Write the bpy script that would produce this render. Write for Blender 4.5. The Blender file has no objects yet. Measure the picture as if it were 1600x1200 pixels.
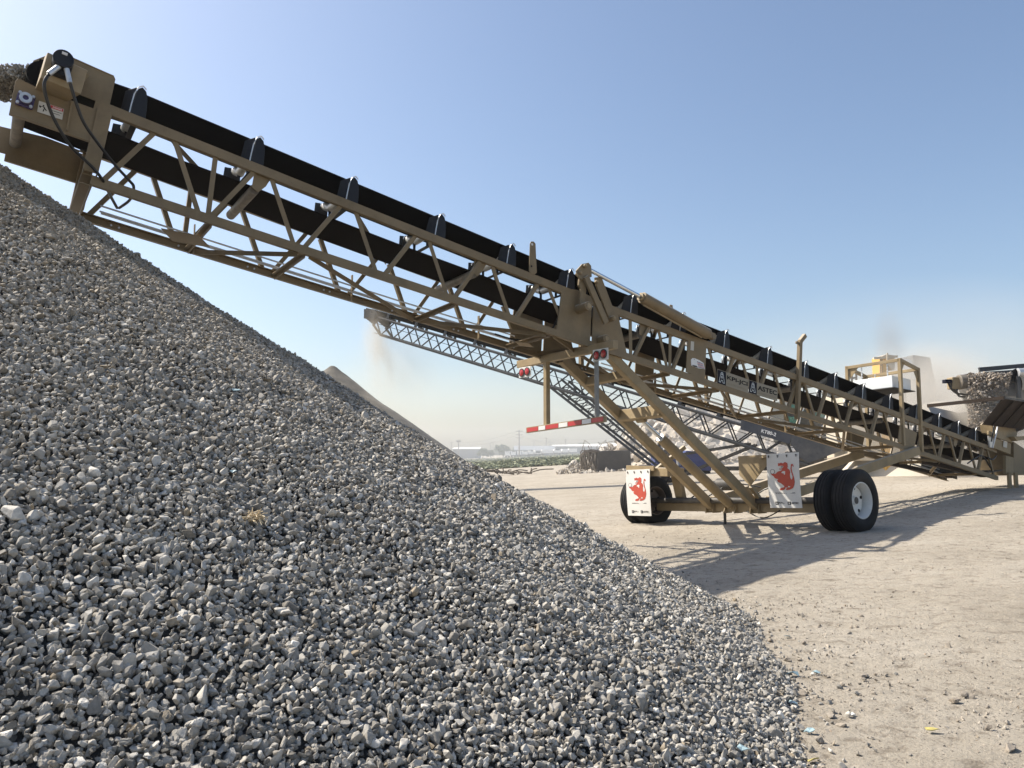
import bpy, bmesh, math, random
import numpy as np
from mathutils import Vector, Matrix, noise as mnoise

random.seed(7)
RNG = np.random.default_rng(11)
C = bpy.context.scene.collection
SC = bpy.context.scene

# ------------------------------------------------------------------ camera, sky, sun, exposure
CAM_H = 1.5
PITCH = math.atan(108 / 1202.0)
cam_d = bpy.data.cameras.new("camera"); cam = bpy.data.objects.new("camera", cam_d); C.objects.link(cam)
cam.location = (0, 0, CAM_H); cam.rotation_euler = (math.pi / 2 + PITCH, 0, 0)
cam_d.sensor_width = 36; cam_d.lens = 1202 / 1600 * 36; cam_d.clip_start = 0.05; cam_d.clip_end = 5000
SC.camera = cam

TO_SUN = Vector((-0.9, 0.33, 1.0)).normalized()
SUN_EL = math.asin(TO_SUN.z); SUN_AZ = math.atan2(TO_SUN.x, TO_SUN.y)
world = bpy.data.worlds.new("World"); SC.world = world; world.use_nodes = True
wn = world.node_tree.nodes; wn.clear(); wl = world.node_tree.links
sky = wn.new("ShaderNodeTexSky"); sky.sky_type = 'NISHITA'; sky.sun_disc = False
sky.sun_elevation = SUN_EL; sky.sun_rotation = SUN_AZ
sky.altitude = 0; sky.air_density = 1.05; sky.dust_density = 2.0; sky.ozone_density = 2.0
bg = wn.new("ShaderNodeBackground"); bg.inputs[1].default_value = 0.11
wo = wn.new("ShaderNodeOutputWorld")
wl.new(sky.outputs[0], bg.inputs[0]); wl.new(bg.outputs[0], wo.inputs[0])
sun_d = bpy.data.lights.new("sun", 'SUN'); sun = bpy.data.objects.new("sun", sun_d); C.objects.link(sun)
sun_d.energy = 4.8; sun_d.angle = math.radians(0.6); sun_d.color = (1.0, 0.925, 0.80)
sun.rotation_euler = TO_SUN.to_track_quat('Z', 'Y').to_euler(); sun.location = (-20, 10, 30)
SC.view_settings.view_transform = 'Standard'; SC.view_settings.look = 'None'
SC.view_settings.exposure = 0.66; SC.view_settings.gamma = 1.0
SC.cycles.max_bounces = 6; SC.cycles.diffuse_bounces = 2; SC.cycles.glossy_bounces = 2
SC.cycles.transmission_bounces = 4; SC.cycles.volume_bounces = 1; SC.cycles.transparent_max_bounces = 8
SC.cycles.use_denoising = True

# ------------------------------------------------------------------ helpers
_c, _s = math.cos(PITCH), math.sin(PITCH)
def px(u, v, Y):
    """point seen at photo pixel (u, v) standing Y metres away"""
    x = (u - 800) / 1202; y = -(v - 600) / 1202
    r = Vector((x, _c - _s * y, _s + _c * y)); return Vector((0, 0, CAM_H)) + r * (Y / r.y)

WO = {}
def _tag(o, label=None, cat=None, group=None, kind=None):
    if label: o['label'] = label
    if cat: o['category'] = cat
    if group: o['group'] = group
    if kind: o['kind'] = kind
    return o
def thing(name, label, cat, loc, group=None, kind=None):
    o = bpy.data.objects.new(name, None); C.objects.link(o); o.location = loc
    o.empty_display_size = 0.2
    WO[o.name] = Vector(loc); return _tag(o, label, cat, group, kind)
def frame_of(d, up=Vector((0, 0, 1))):
    d = Vector(d).normalized(); up = Vector(up)
    if abs(d.dot(up.normalized())) > 0.98: up = Vector((0, 1, 0)) if abs(d.y) < .9 else Vector((1, 0, 0))
    s = d.cross(up).normalized(); return d, s, s.cross(d).normalized()
class MB:
    def __init__(self): self.v = []; self.f = []
    def add(self, vs, fs):
        n = len(self.v); self.v += [Vector(p) for p in vs]; self.f += [tuple(i + n for i in f) for f in fs]; return self
    def beam(self, a, b, w, h, up=(0, 0, 1)):
        a, b = Vector(a), Vector(b); d, s, u = frame_of(b - a, up)
        q = [(-1, -1), (1, -1), (1, 1), (-1, 1)]
        vs = [p + s * (w / 2 * i) + u * (h / 2 * j) for p in (a, b) for i, j in q]
        return self.add(vs, [(0, 1, 2, 3), (7, 6, 5, 4), (0, 4, 5, 1), (1, 5, 6, 2), (2, 6, 7, 3), (3, 7, 4, 0)])
    def angle(self, a, b, w, t=.012, up=(0, 0, 1), flip=1):
        """L-section bar"""
        a, b = Vector(a), Vector(b); d, s, u = frame_of(b - a, up)
        self.beam(a, b, w, t, up)
        o = s * (flip * (w / 2 - t / 2)) + u * (-(w / 2))
        return self.beam(a + o, b + o, t, w - t, up)
    def channel(self, a, b, w, h, t=.014, up=(0, 0, 1), flip=1):
        a, b = Vector(a), Vector(b); d, s, u = frame_of(b - a, up)
        self.beam(a + s * flip * (w / 2), b + s * flip * (w / 2), t, h, up)
        for k in (-1, 1):
            o = u * (k * (h / 2 - t / 2)) - s * flip * (t / 2 + .0005)
            self.beam(a + o, b + o, w - t, t, up)
        return self
    def box(self, c, sx, sy, sz, ax=None):
        X, Y, Z = ax if ax else (Vector((1, 0, 0)), Vector((0, 1, 0)), Vector((0, 0, 1)))
        c = Vector(c); return self.beam(c - X * sx / 2, c + X * sx / 2, sy, sz, Z)
    def tube(self, pts, r, n=8, caps=True):
        pts = [Vector(p) for p in pts]; rings = []; up = Vector((0.13, 0.2, 0.97))
        for i, p in enumerate(pts):
            d = (pts[min(i + 1, len(pts) - 1)] - pts[max(i - 1, 0)])
            d, s, u = frame_of(d, up)
            rings.append([p + (s * math.cos(2 * math.pi * k / n) + u * math.sin(2 * math.pi * k / n)) * (r if not isinstance(r, (list, tuple)) else r[i]) for k in range(n)])
        vs = [q for R in rings for q in R]; fs = []
        for i in range(len(pts) - 1):
            for k in range(n):
                fs.append((i * n + k, i * n + (k + 1) % n, (i + 1) * n + (k + 1) % n, (i + 1) * n + k))
        if caps: fs += [tuple(range(n))[::-1], tuple(range((len(pts) - 1) * n, len(pts) * n))]
        return self.add(vs, fs)
    def cyl(self, a, b, r, n=16, r2=None): return self.tube([a, b], [r, r if r2 is None else r2], n)
    def prism(self, pts, vec):
        pts = [Vector(p) for p in pts]; vec = Vector(vec); n = len(pts)
        vs = pts + [p + vec for p in pts]
        return self.add(vs, [tuple(range(n))[::-1], tuple(range(n, 2 * n))] + [(i, (i + 1) % n, n + (i + 1) % n, n + i) for i in range(n)])
    def flat(self, pts): return self.add(pts, [tuple(range(len(pts)))])
    def lathe(self, c, axis, prof, n=40, closed=True):
        """prof: (radius, along-axis)"""
        c = Vector(c); d, s, u = frame_of(axis); m = len(prof); vs = []
        for k in range(n):
            a = 2 * math.pi * k / n; rd = s * math.cos(a) + u * math.sin(a)
            vs += [c + d * z + rd * r for r, z in prof]
        fs = []
        for k in range(n):
            for i in range(m if closed else m - 1):
                j = (i + 1) % m
                fs.append((k * m + i, k * m + j, ((k + 1) % n) * m + j, ((k + 1) % n) * m + i))
        return self.add(vs, fs)
    def build(self, name, mat, parent=None, bevel=0, smooth=False, origin=None, recalc=True):
        off = WO[parent.name] if parent is not None else (Vector(origin) if origin is not None else Vector((0, 0, 0)))
        me = bpy.data.meshes.new(name)
        me.from_pydata([tuple(p - off) for p in self.v], [], self.f)
        if recalc:
            bm = bmesh.new(); bm.from_mesh(me); bmesh.ops.recalc_face_normals(bm, faces=bm.faces); bm.to_mesh(me); bm.free()
        if smooth:
            me.shade_smooth()
            me.set_sharp_from_angle(angle=math.radians(38))
        else: me.shade_flat()
        me.materials.append(mat)
        o = bpy.data.objects.new(name, me); C.objects.link(o)
        if parent is not None: o.parent = parent
        else: o.location = off
        WO[o.name] = off
        if bevel:
            b = o.modifiers.new("bevel", 'BEVEL'); b.width = bevel; b.segments = 2; b.limit_method = 'ANGLE'; b.angle_limit = math.radians(50)
        return o
def arrays_mesh(name, V, faces_flat, starts, mat, parent=None, tint=None, origin=(0, 0, 0), smooth=False, warm=None):
    off = WO[parent.name] if parent is not None else Vector(origin)
    me = bpy.data.meshes.new(name)
    V = V - np.array(off)[None]
    me.vertices.add(len(V)); me.vertices.foreach_set('co', V.astype(np.float32).ravel())
    me.loops.add(len(faces_flat)); me.loops.foreach_set('vertex_index', faces_flat.astype(np.int32))
    me.polygons.add(len(starts)); me.polygons.foreach_set('loop_start', starts.astype(np.int32))
    me.update(calc_edges=True)
    for nm, a in (('tint', tint), ('warm', warm)):
        if a is not None:
            at = me.attributes.new(nm, 'FLOAT', 'POINT'); at.data.foreach_set('value', a.astype(np.float32))
    if smooth: me.shade_smooth()
    else: me.shade_flat()
    me.materials.append(mat)
    o = bpy.data.objects.new(name, me); C.objects.link(o)
    if parent is not None: o.parent = parent
    else: o.location = off
    WO[o.name] = Vector(off)
    return o

# ------------------------------------------------------------------ materials
def _noise(nt, scale, detail=6, rough=.6, vec=None, coord='Object'):
    n = nt.nodes.new("ShaderNodeTexNoise"); n.inputs['Scale'].default_value = scale
    n.inputs['Detail'].default_value = detail; n.inputs['Roughness'].default_value = rough
    if vec is None:
        t = nt.nodes.new("ShaderNodeTexCoord"); vec = t.outputs[coord]
    nt.links.new(vec, n.inputs['Vector']); return n
def _ramp(nt, src, stops):
    r = nt.nodes.new("ShaderNodeValToRGB"); el = r.color_ramp.elements
    while len(el) < len(stops): el.new(0.5)
    for e, (p, c) in zip(el, stops): e.position = p; e.color = c if len(c) == 4 else (*c, 1)
    nt.links.new(src, r.inputs[0]); return r
def _mix(nt, fac, a, b, mode='MIX'):
    m = nt.nodes.new("ShaderNodeMix"); m.data_type = 'RGBA'; m.blend_type = mode
    if isinstance(fac, (int, float)): m.inputs[0].default_value = fac
    else: nt.links.new(fac, m.inputs[0])
    for i, x in ((6, a), (7, b)):
        if isinstance(x, tuple): m.inputs[i].default_value = (*x[:3], 1)
        else: nt.links.new(x, m.inputs[i])
    return m.outputs[2]
def _g(v): return (v, v, v)
def mat(name, col, rough=.6, var=.18, scale=6., bump=0., bscale=40., metal=0., dust=0., dustcol=(.42, .37, .30), spec=.5, top=0.):
    m = bpy.data.materials.new(name); m.use_nodes = True; nt = m.node_tree
    p = nt.nodes['Principled BSDF']; p.inputs['Metallic'].default_value = metal
    p.inputs['Specular IOR Level'].default_value = spec
    n = _noise(nt, scale, 8, .65)
    lo = tuple(max(0, x * (1 - var)) for x in col); hi = tuple(min(1, x * (1 + var)) for x in col)
    c = _ramp(nt, n.outputs[0], [(.3, lo), (.7, hi)]).outputs[0]
    if dust:
        n2 = _noise(nt, scale * .35, 10, .72)
        f = _ramp(nt, n2.outputs[0], [(.42, _g(0)), (.75, _g(dust))]).outputs[0]
        c = _mix(nt, f, c, dustcol)
        n3 = _noise(nt, scale * 7, 4, .7)
        f3 = _ramp(nt, n3.outputs[0], [(.62, _g(0)), (.72, _g(dust * .6))]).outputs[0]
        c = _mix(nt, f3, c, tuple(x * .45 for x in col))
    if top:   # up-facing sides coloured paler, as settled dust and for their sunlit brightness
        ge = nt.nodes.new("ShaderNodeNewGeometry"); sx = nt.nodes.new("ShaderNodeSeparateXYZ"); nt.links.new(ge.outputs['Normal'], sx.inputs[0])
        n4 = _noise(nt, 5, 6, .7); ma = nt.nodes.new("ShaderNodeMath"); ma.operation = 'MULTIPLY_ADD'; nt.links.new(n4.outputs[0], ma.inputs[0]); ma.inputs[1].default_value = .5; nt.links.new(sx.outputs['Z'], ma.inputs[2])
        c = _mix(nt, _ramp(nt, ma.outputs[0], [(.62, _g(0)), (.98, _g(top))]).outputs[0], c, (.44, .375, .285))
    nt.links.new(c, p.inputs['Base Color'])
    r = _ramp(nt, n.outputs[0], [(.2, _g(max(.05, rough - .12))), (.8, _g(min(1, rough + .12)))])
    nt.links.new(r.outputs[0], p.inputs['Roughness'])
    if bump:
        nb = _noise(nt, bscale, 6, .6); b = nt.nodes.new("ShaderNodeBump")
        b.inputs['Strength'].default_value = bump; b.inputs['Distance'].default_value = .02
        nt.links.new(nb.outputs[0], b.inputs['Height']); nt.links.new(b.outputs[0], p.inputs['Normal'])
    return m
def stone_mat(name, stops, warmcol, bump=.35, bscale=60):
    m = bpy.data.materials.new(name); m.use_nodes = True; nt = m.node_tree; p = nt.nodes['Principled BSDF']
    p.inputs['Roughness'].default_value = .82; p.inputs['Specular IOR Level'].default_value = .35
    a = nt.nodes.new("ShaderNodeAttribute"); a.attribute_name = 'tint'
    w = nt.nodes.new("ShaderNodeAttribute"); w.attribute_name = 'warm'
    c = _ramp(nt, a.outputs['Fac'], stops).outputs[0]
    c = _mix(nt, w.outputs['Fac'], c, warmcol)
    n = _noise(nt, bscale * .8, 6, .7)
    f = _ramp(nt, n.outputs[0], [(.3, _g(.72)), (.72, _g(1.25))]).outputs[0]
    c = _mix(nt, 1.0, c, f, 'MULTIPLY')
    nt.links.new(c, p.inputs['Base Color'])
    nb = _noise(nt, bscale, 8, .65); b = nt.nodes.new("ShaderNodeBump"); b.inputs['Strength'].default_value = bump
    b.inputs['Distance'].default_value = .012
    nt.links.new(nb.outputs[0], b.inputs['Height']); nt.links.new(b.outputs[0], p.inputs['Normal'])
    return m

TAN = mat("tan_paint", (.195, .144, .08), .5, .22, 3, dust=.55, dustcol=(.25, .195, .125), top=.85, spec=.28)
TAN_LIT = mat("tan_paint_dusty_lit", (.275, .206, .114), .6, .22, 4, dust=.65, dustcol=(.35, .285, .195), top=.9, spec=.3)  # same tan made lighter in colour for sunlit faces, with more dust
BELT = mat("belt_rubber", (.003, .0033, .0045), .7, .3, 5, bump=.1, dust=.05, dustcol=(.02, .019, .018), spec=.06)
BELT_R = mat("return_belt_rubber", (.0065, .005, .005), .75, .3, 4, bump=.1, dust=.10, dustcol=(.02, .016, .014), spec=.02)
BLACK = mat("black_plastic", (.009, .010, .014), .5, .3, 9, bump=.08, dust=.08, dustcol=(.04, .04, .042), spec=.3)
HOSE = mat("hose_rubber", (.006, .006, .007), .38, .2, 9)
GALV = mat("galvanised_steel", (.55, .56, .57), .38, .15, 14, metal=.55)
ROLL = mat("roller_steel", (.62, .62, .60), .45, .2, 10, metal=.25)
ROLL_D = mat("dirty_roller", (.16, .14, .115), .6, .5, 9, metal=.2, bump=.15)
POSTG = mat("worn_grey_post", (.20, .20, .19), .6, .15, 8, dust=.3)
CHROME = mat("chrome_rod", (.62, .64, .66), .16, .05, 5, metal=1.)
DKSTEEL = mat("dark_steel", (.05, .047, .045), .6, .3, 6, metal=.2, dust=.25)
TYRE = mat("tyre_rubber", (.009, .0098, .012), .72, .3, 7, bump=.12, dust=.4, dustcol=(.055, .049, .042), spec=.2)
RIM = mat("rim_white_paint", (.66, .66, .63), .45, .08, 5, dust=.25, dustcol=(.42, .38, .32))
RIM_SHADE = mat("rim_paint_shaded", (.15, .115, .095), .6, .15, 5, dust=.3, dustcol=(.25, .2, .16))  # rim colour darkened to brown for the shade on the far wheels
FLAP = mat("flap_white_rubber", (.66, .65, .62), .55, .06, 4, dust=.45, dustcol=(.46, .41, .34), spec=.25)
RED = mat("red_print", (.42, .055, .028), .6, .12, 9)
LAMPRED = mat("red_lens", (.36, .012, .018), .22, .15, 30)
PLATEW = mat("white_plate", (.66, .65, .62), .5, .1, 6, dust=.2)
TAPEW = mat("white_reflective_tape", (.72, .71, .69), .4, .06, 20)
TAPER = mat("red_reflective_tape", (.46, .03, .035), .35, .1, 30)
NAVY = mat("bearing_purple_paint", (.035, .022, .10), .4, .2, 9)
NAVYSIGN = mat("sign_dark_navy", (.008, .009, .018), .7, .1, 9, spec=.15)
SIGNBG = mat("sign_tan_vinyl", (.25, .215, .155), .5, .06, 9)
INK = mat("black_ink", (.006, .006, .008), .75, .1, 9, spec=.15)
INKT = mat("tan_ink", (.22, .18, .12), .55, .1, 9)
INKW = mat("white_ink", (.72, .72, .72), .55, .05, 9)
SIGNW = mat("sign_white_vinyl", (.52, .50, .45), .5, .08, 9)
GREYP = mat("grey_machine_paint", (.036, .040, .046), .6, .2, 2, dust=.32, dustcol=(.24, .23, .21))
GREYPANEL = mat("slate_panel_paint", (.042, .048, .064), .5, .12, 2, dust=.35, dustcol=(.17, .165, .155))
DUSTPANEL = mat("dusty_slate_panel", (.055, .06, .07), .8, .2, 1.2, dust=.75, dustcol=(.22, .21, .195))
BROWN = mat("hopper_brown_steel", (.034, .024, .018), .75, .25, 3, dust=.2, dustcol=(.09, .07, .055), spec=.2)
HOPIN = mat("dusted_hopper_plate", (.40, .385, .36), .9, .12, 2, bump=.1)
MAGW = mat("magnet_white_paint", (.70, .73, .74), .5, .05, 3, dust=.2, dustcol=(.5, .5, .47))
YELLOW = mat("yellow_paint", (.62, .34, .045), .5, .12, 3, dust=.3)
GLASSG = mat("green_tinted_glass", (.035, .15, .115), .12, .4, 1.2, spec=.8)
BLUE = mat("blue_paint", (.013, .03, .16), .4, .2, 3, dust=.15)
CREAM = mat("cream_paint", (.52, .46, .36), .6, .12, 2, dust=.4)
TRAILER = mat("trailer_white", (.86, .86, .84), .55, .05, .3)
TRAILER_D = mat("trailer_dark_gap", (.06, .06, .065), .6, .2, .5)
ROOFW = mat("warehouse_white_roof", (.80, .78, .74), .6, .05, .1)
WALLG = mat("warehouse_grey_wall", (.22, .24, .26), .7, .08, .1)
POLE = mat("weathered_pole", (.20, .18, .165), .8, .2, .5)
BARK = mat("bark", (.09, .07, .05), .9, .3, 2)
LEAF = mat("leaves", (.055, .085, .03), .8, .45, .5)
WEED = mat("weed_green", (.235, .25, .155), .85, .25, .25)
PLASTICB = mat("blue_plastic_film", (.34, .46, .49), .3, .25, 30)
PLASTICY = mat("yellow_plastic", (.52, .44, .15), .5, .25, 40)
STRAW = mat("straw_fibre", (.62, .50, .32), .8, .25, 30)
SCRAP = mat("rusty_dark_concrete", (.06, .052, .045), .9, .35, 1.2, bump=.3, bscale=5)
REBAR = mat("rebar_brown", (.15, .12, .09), .8, .3, 3)
STONE = stone_mat("crushed_stone", [(0, (.11, .104, .094)), (.35, (.30, .284, .256)), (.7, (.47, .447, .404)), (1, (.82, .785, .72))], (.30, .245, .175))
PEBBLE = stone_mat("pale_pebbles", [(0, (.20, .18, .155)), (.5, (.34, .30, .25)), (1, (.46, .42, .36))], (.32, .25, .18), bscale=40)
RUBBLE = stone_mat("broken_concrete", [(0, (.30, .27, .235)), (.5, (.46, .42, .365)), (1, (.60, .555, .49))], (.40, .33, .25), bscale=4)
UNDER = mat("gravel_bed", (.075, .072, .066), .95, .4, 30, bump=1., bscale=40)  # bed coloured dark to deepen the shade in gaps between stones
# ------------------------------------------------------------------ ground
def ground_z(x, y):
    x = np.asarray(x, float); y = np.asarray(y, float)
    xs = 5 + 22 * np.tanh((x - 5) / 22); ys = 30 * np.tanh(y / 30)
    return .061 * xs - .0124 * ys
def gz(x, y): return float(ground_z(x, y))

def axis(lo, hi, near_lo, near_hi, step, grow=1.16):
    a = list(np.arange(near_lo, near_hi, step)); s = step; p = near_hi
    while p < hi: a.append(p); s *= grow; p += s
    a.append(hi); s = step; p = near_lo - step
    while p > lo: a.insert(0, p); s *= grow; p -= s
    a.insert(0, lo); return np.array(a)
def fbm2(X, Y, scale, seed=0, oct=4):
    r = np.random.default_rng(seed); out = np.zeros_like(X); amp = 1.
    for k in range(oct):
        for j in range(5):
            a = r.uniform(0, 6.28); f = scale * 2 ** k * r.uniform(.7, 1.4); ph = r.uniform(0, 6.28)
            out += amp * np.sin((X * math.cos(a) + Y * math.sin(a)) * f + ph + 1.3 * np.sin((X * math.sin(a) - Y * math.cos(a)) * f * .6 + ph * 2)) / 5
        amp *= .55
    return out
xs = axis(-1500, 1500, -3, 17, .09); ys = axis(-60, 2200, 2.0, 20, .09)
GX, GY = np.meshgrid(xs, ys)
near = np.clip(1 - np.hypot(GX - 6, GY - 9) / 26, 0, 1)
GZ = ground_z(GX, GY) + near * (.010 * fbm2(GX, GY, 2.2, 1) + .006 * fbm2(GX, GY, 9., 2, 3) + .004 * RNG.normal(size=GX.shape))
# wheel ruts running along the lane on the right
for k, (a0, b0, w, dep) in enumerate([((3.2, 2.), (9.5, 12.5), .22, .030), ((4.6, 2.2), (12.5, 11.5), .24, .026), ((2.2, 3.4), (13, 9.), .26, .022)]):
    d = np.array([b0[0] - a0[0], b0[1] - a0[1]]); d = d / np.linalg.norm(d)
    dist = (GX - a0[0]) * d[1] - (GY - a0[1]) * d[0] + .25 * np.sin((GX * d[0] + GY * d[1]) * .5 + k)
    GZ += near * (-dep * np.exp(-(dist / w) ** 2) + dep * .7 * np.exp(-((np.abs(dist) - 1.7 * w) / (w * .5)) ** 2)) * (.6 + .4 * np.sin(GX * 2.1 + GY))
nx_, ny_ = len(xs), len(ys)
idx = np.arange(nx_ * ny_).reshape(ny_, nx_)
quads = np.stack([idx[:-1, :-1], idx[:-1, 1:], idx[1:, 1:], idx[1:, :-1]], -1).reshape(-1, 4)
gm = bpy.data.materials.new("dusty_ground"); gm.use_nodes = True; nt = gm.node_tree; p = nt.nodes['Principled BSDF']
p.inputs['Roughness'].default_value = .95; p.inputs['Specular IOR Level'].default_value = .2
n1 = _noise(nt, .55, 8, .62); n2 = _noise(nt, 7., 10, .72); n3 = _noise(nt, 55., 6, .7)
tc = nt.nodes.new("ShaderNodeTexCoord"); mp = nt.nodes.new("ShaderNodeMapping")
mp.inputs['Rotation'].default_value = (0, 0, math.radians(-35)); mp.inputs['Scale'].default_value = (.55, 4.2, 1)
nt.links.new(tc.outputs['Object'], mp.inputs[0]); n4 = _noise(nt, 1.6, 8, .7, vec=mp.outputs[0])
c = _ramp(nt, n1.outputs[0], [(.3, (.33, .29, .233)), (.5, (.405, .36, .295)), (.72, (.46, .415, .35))]).outputs[0]
c = _mix(nt, _ramp(nt, n4.outputs[0], [(.34, _g(.35)), (.54, _g(0))]).outputs[0], c, (.30, .26, .205))
c = _mix(nt, _ramp(nt, n2.outputs[0], [(.34, _g(.9)), (.48, _g(0))]).outputs[0], c, (.20, .168, .13))
c = _mix(nt, _ramp(nt, n3.outputs[0], [(.58, _g(0)), (.74, _g(.6))]).outputs[0], c, (.54, .495, .43))
c = _mix(nt, _ramp(nt, n3.outputs[0], [(.33, _g(.95)), (.43, _g(0))]).outputs[0], c, (.13, .105, .08))
nt.links.new(c, p.inputs['Base Color'])
ad = nt.nodes.new("ShaderNodeMath"); ad.operation = 'MULTIPLY_ADD'; nt.links.new(n3.outputs[0], ad.inputs[0]); ad.inputs[1].default_value = .25
nt.links.new(n2.outputs[0], ad.inputs[2]); ad2 = nt.nodes.new("ShaderNodeMath"); ad2.operation = 'MULTIPLY_ADD'
nt.links.new(n4.outputs[0], ad2.inputs[0]); ad2.inputs[1].default_value = .25; nt.links.new(ad.outputs[0], ad2.inputs[2])
b = nt.nodes.new("ShaderNodeBump"); b.inputs['Strength'].default_value = 1.; b.inputs['Distance'].default_value = .05
nt.links.new(ad2.outputs[0], b.inputs['Height']); nt.links.new(b.outputs[0], p.inputs['Normal'])
go = arrays_mesh("ground", np.stack([GX.ravel(), GY.ravel(), GZ.ravel()], -1), quads.ravel(), np.arange(0, quads.size, 4), gm, smooth=True)
go['kind'] = 'structure'

# ------------------------------------------------------------------ stones
def rock_protos(n, npts, bevel, seed, squash=(.55, 1.), subdiv=False):
    r = np.random.default_rng(seed); out = []
    for k in range(n):
        bm = bmesh.new()
        P = r.normal(size=(npts, 3)); P /= np.linalg.norm(P, axis=1)[:, None]
        P *= r.uniform(.78, 1.1, (npts, 1)); P *= np.array([1., r.uniform(*squash) , r.uniform(squash[0] * .8, squash[1] * .85)])
        for q in P: bm.verts.new(q)
        res = bmesh.ops.convex_hull(bm, input=bm.verts)
        bad = [e for e in res['geom_interior'] if isinstance(e, bmesh.types.BMVert)]
        if bad: bmesh.ops.delete(bm, geom=bad, context='VERTS')
        if bevel:
            bmesh.ops.dissolve_limit(bm, angle_limit=.2, verts=bm.verts, edges=bm.edges)
            bmesh.ops.bevel(bm, geom=bm.edges[:], offset=bevel, segments=1, affect='EDGES', profile=.6, clamp_overlap=True)
        bmesh.ops.triangulate(bm, faces=bm.faces[:])
        if subdiv:
            bmesh.ops.subdivide_edges(bm, edges=bm.edges[:], cuts=1, use_grid_fill=True)
            for v in bm.verts:
                v.co += Vector(r.normal(size=3)) * .028
        bm.verts.index_update()
        V = np.array([v.co[:] for v in bm.verts]); F = np.array([[v.index for v in f.verts] for f in bm.faces if len(f.verts) == 3])
        bm.free(); out.append((V, F))
    return out
LO = rock_protos(20, 10, 0, 1); HI = rock_protos(24, 14, .12, 2); MID = rock_protos(24, 15, 0, 8); XHI = rock_protos(16, 14, .12, 5, subdiv=True)
BLOCK = rock_protos(14, 11, 0, 3, (.4, .9))
def rand_rot(n, r):
    q = r.normal(size=(n, 4)); q /= np.linalg.norm(q, axis=1)[:, None]; w, x, y, z = q.T
    return np.stack([1 - 2 * (y * y + z * z), 2 * (x * y - z * w), 2 * (x * z + y * w), 2 * (x * y + z * w), 1 - 2 * (x * x + z * z), 2 * (y * z - x * w),
                     2 * (x * z - y * w), 2 * (y * z + x * w), 1 - 2 * (x * x + y * y)], -1).reshape(n, 3, 3)
def scatter(name, m, groups, parent=None, origin=(0, 0, 0), seed=0, warm_p=.04, warm_by=None):
    """groups: list of (protos, points, sizes); every stone gets its own turn, size and grey"""
    r = np.random.default_rng(seed); VS = []; FS = []; T = []; Wm = []; base = 0
    for protos, P, S in groups:
        which = r.integers(0, len(protos), len(P))
        for k, (V, F) in enumerate(protos):
            i = np.where(which == k)[0]; n = len(i)
            if not n: continue
            st = r.uniform(.8, 1.25, (n, 1, 3)) * S[i][:, None, None]
            W = np.einsum('nij,nkj->nki', rand_rot(n, r), V[None] * st) + P[i][:, None, :]
            VS.append(W.reshape(-1, 3))
            FS.append((F[None] + (base + np.arange(n) * len(V))[:, None, None]).reshape(-1, 3)); base += n * len(V)
            t = np.clip(r.beta(2.2, 2.6, n), 0, 1); T.append(np.repeat(t, len(V)))
            w = np.where(r.random(n) < warm_p, r.uniform(.4, 1, n), r.uniform(0, .25, n))
            if warm_by is not None: w = np.clip(w + warm_by(P[i]) * r.uniform(.5, 1.2, n), 0, 1)
            Wm.append(np.repeat(w, len(V)))
    F = np.concatenate(FS)
    return arrays_mesh(name, np.concatenate(VS), F.ravel(), np.arange(0, F.size, 3), m, parent, np.concatenate(T), origin, warm=np.concatenate(Wm))

# ------------------------------------------------------------------ gravel pile
AX, AY, RB, HH = -4.90, 6.50, 6.85, 4.46      # older lobe of the pile, towards the camera
BX, BY, RC, HC = -5.97, 8.06, 7.70, 5.30      # lobe growing under the head pulley
def pile_rise(x, y):
    """height of the heap above the yard, negative outside it"""
    x = np.asarray(x, float); y = np.asarray(y, float); g = ground_z(x, y); out = None
    for cx, cy, R, h, k in ((AX, AY, RB, HH, 0.), (BX, BY, RC, HC, 2.)):
        d = np.hypot(x - cx, y - cy); a = np.arctan2(y - cy, x - cx); top = gz(cx, cy) + h
        f = 1 - d / (R * (1 + .014 * np.sin(5 * a + 1 + k) + .010 * np.sin(11 * a + k) + .006 * np.sin(23 * a + k)))
        r = (top - g) * f
        out = r if out is None else np.maximum(out, r)
    return out
def pile_z(x, y):
    x = np.asarray(x, float); y = np.asarray(y, float); g = ground_z(x, y); r = pile_rise(x, y)
    z = g + r + np.clip(1.2 * r, 0, 1) * (.026 * fbm2(x, y, 1.9, 5, 4) + .012 * fbm2(x, y, 7., 6, 2))
    return np.where(r > 0, z, g - .08)
def in_pile(x, y): return pile_rise(x, y) > 0
pile = thing("gravel_pile", "tall cone of loose grey crushed stone filling the left foreground", "gravel pile", (BX, BY, gz(BX, BY)))
uu = np.linspace(-9, 9, 190); PX, PY = np.meshgrid(uu + BX + .4, uu + BY - .6)
PZ = pile_z(PX, PY) - .03
ii = np.arange(PX.size).reshape(PX.shape)
qd = np.stack([ii[:-1, :-1], ii[:-1, 1:], ii[1:, 1:], ii[1:, :-1]], -1).reshape(-1, 4)
hi_ = (PZ - ground_z(PX, PY)).ravel()
qd = qd[(hi_[qd].max(1) > -.105)]
arrays_mesh("mound", np.stack([PX.ravel(), PY.ravel(), PZ.ravel()], -1), qd.ravel(), np.arange(0, qd.size, 4), UNDER, pile, smooth=True)
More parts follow.
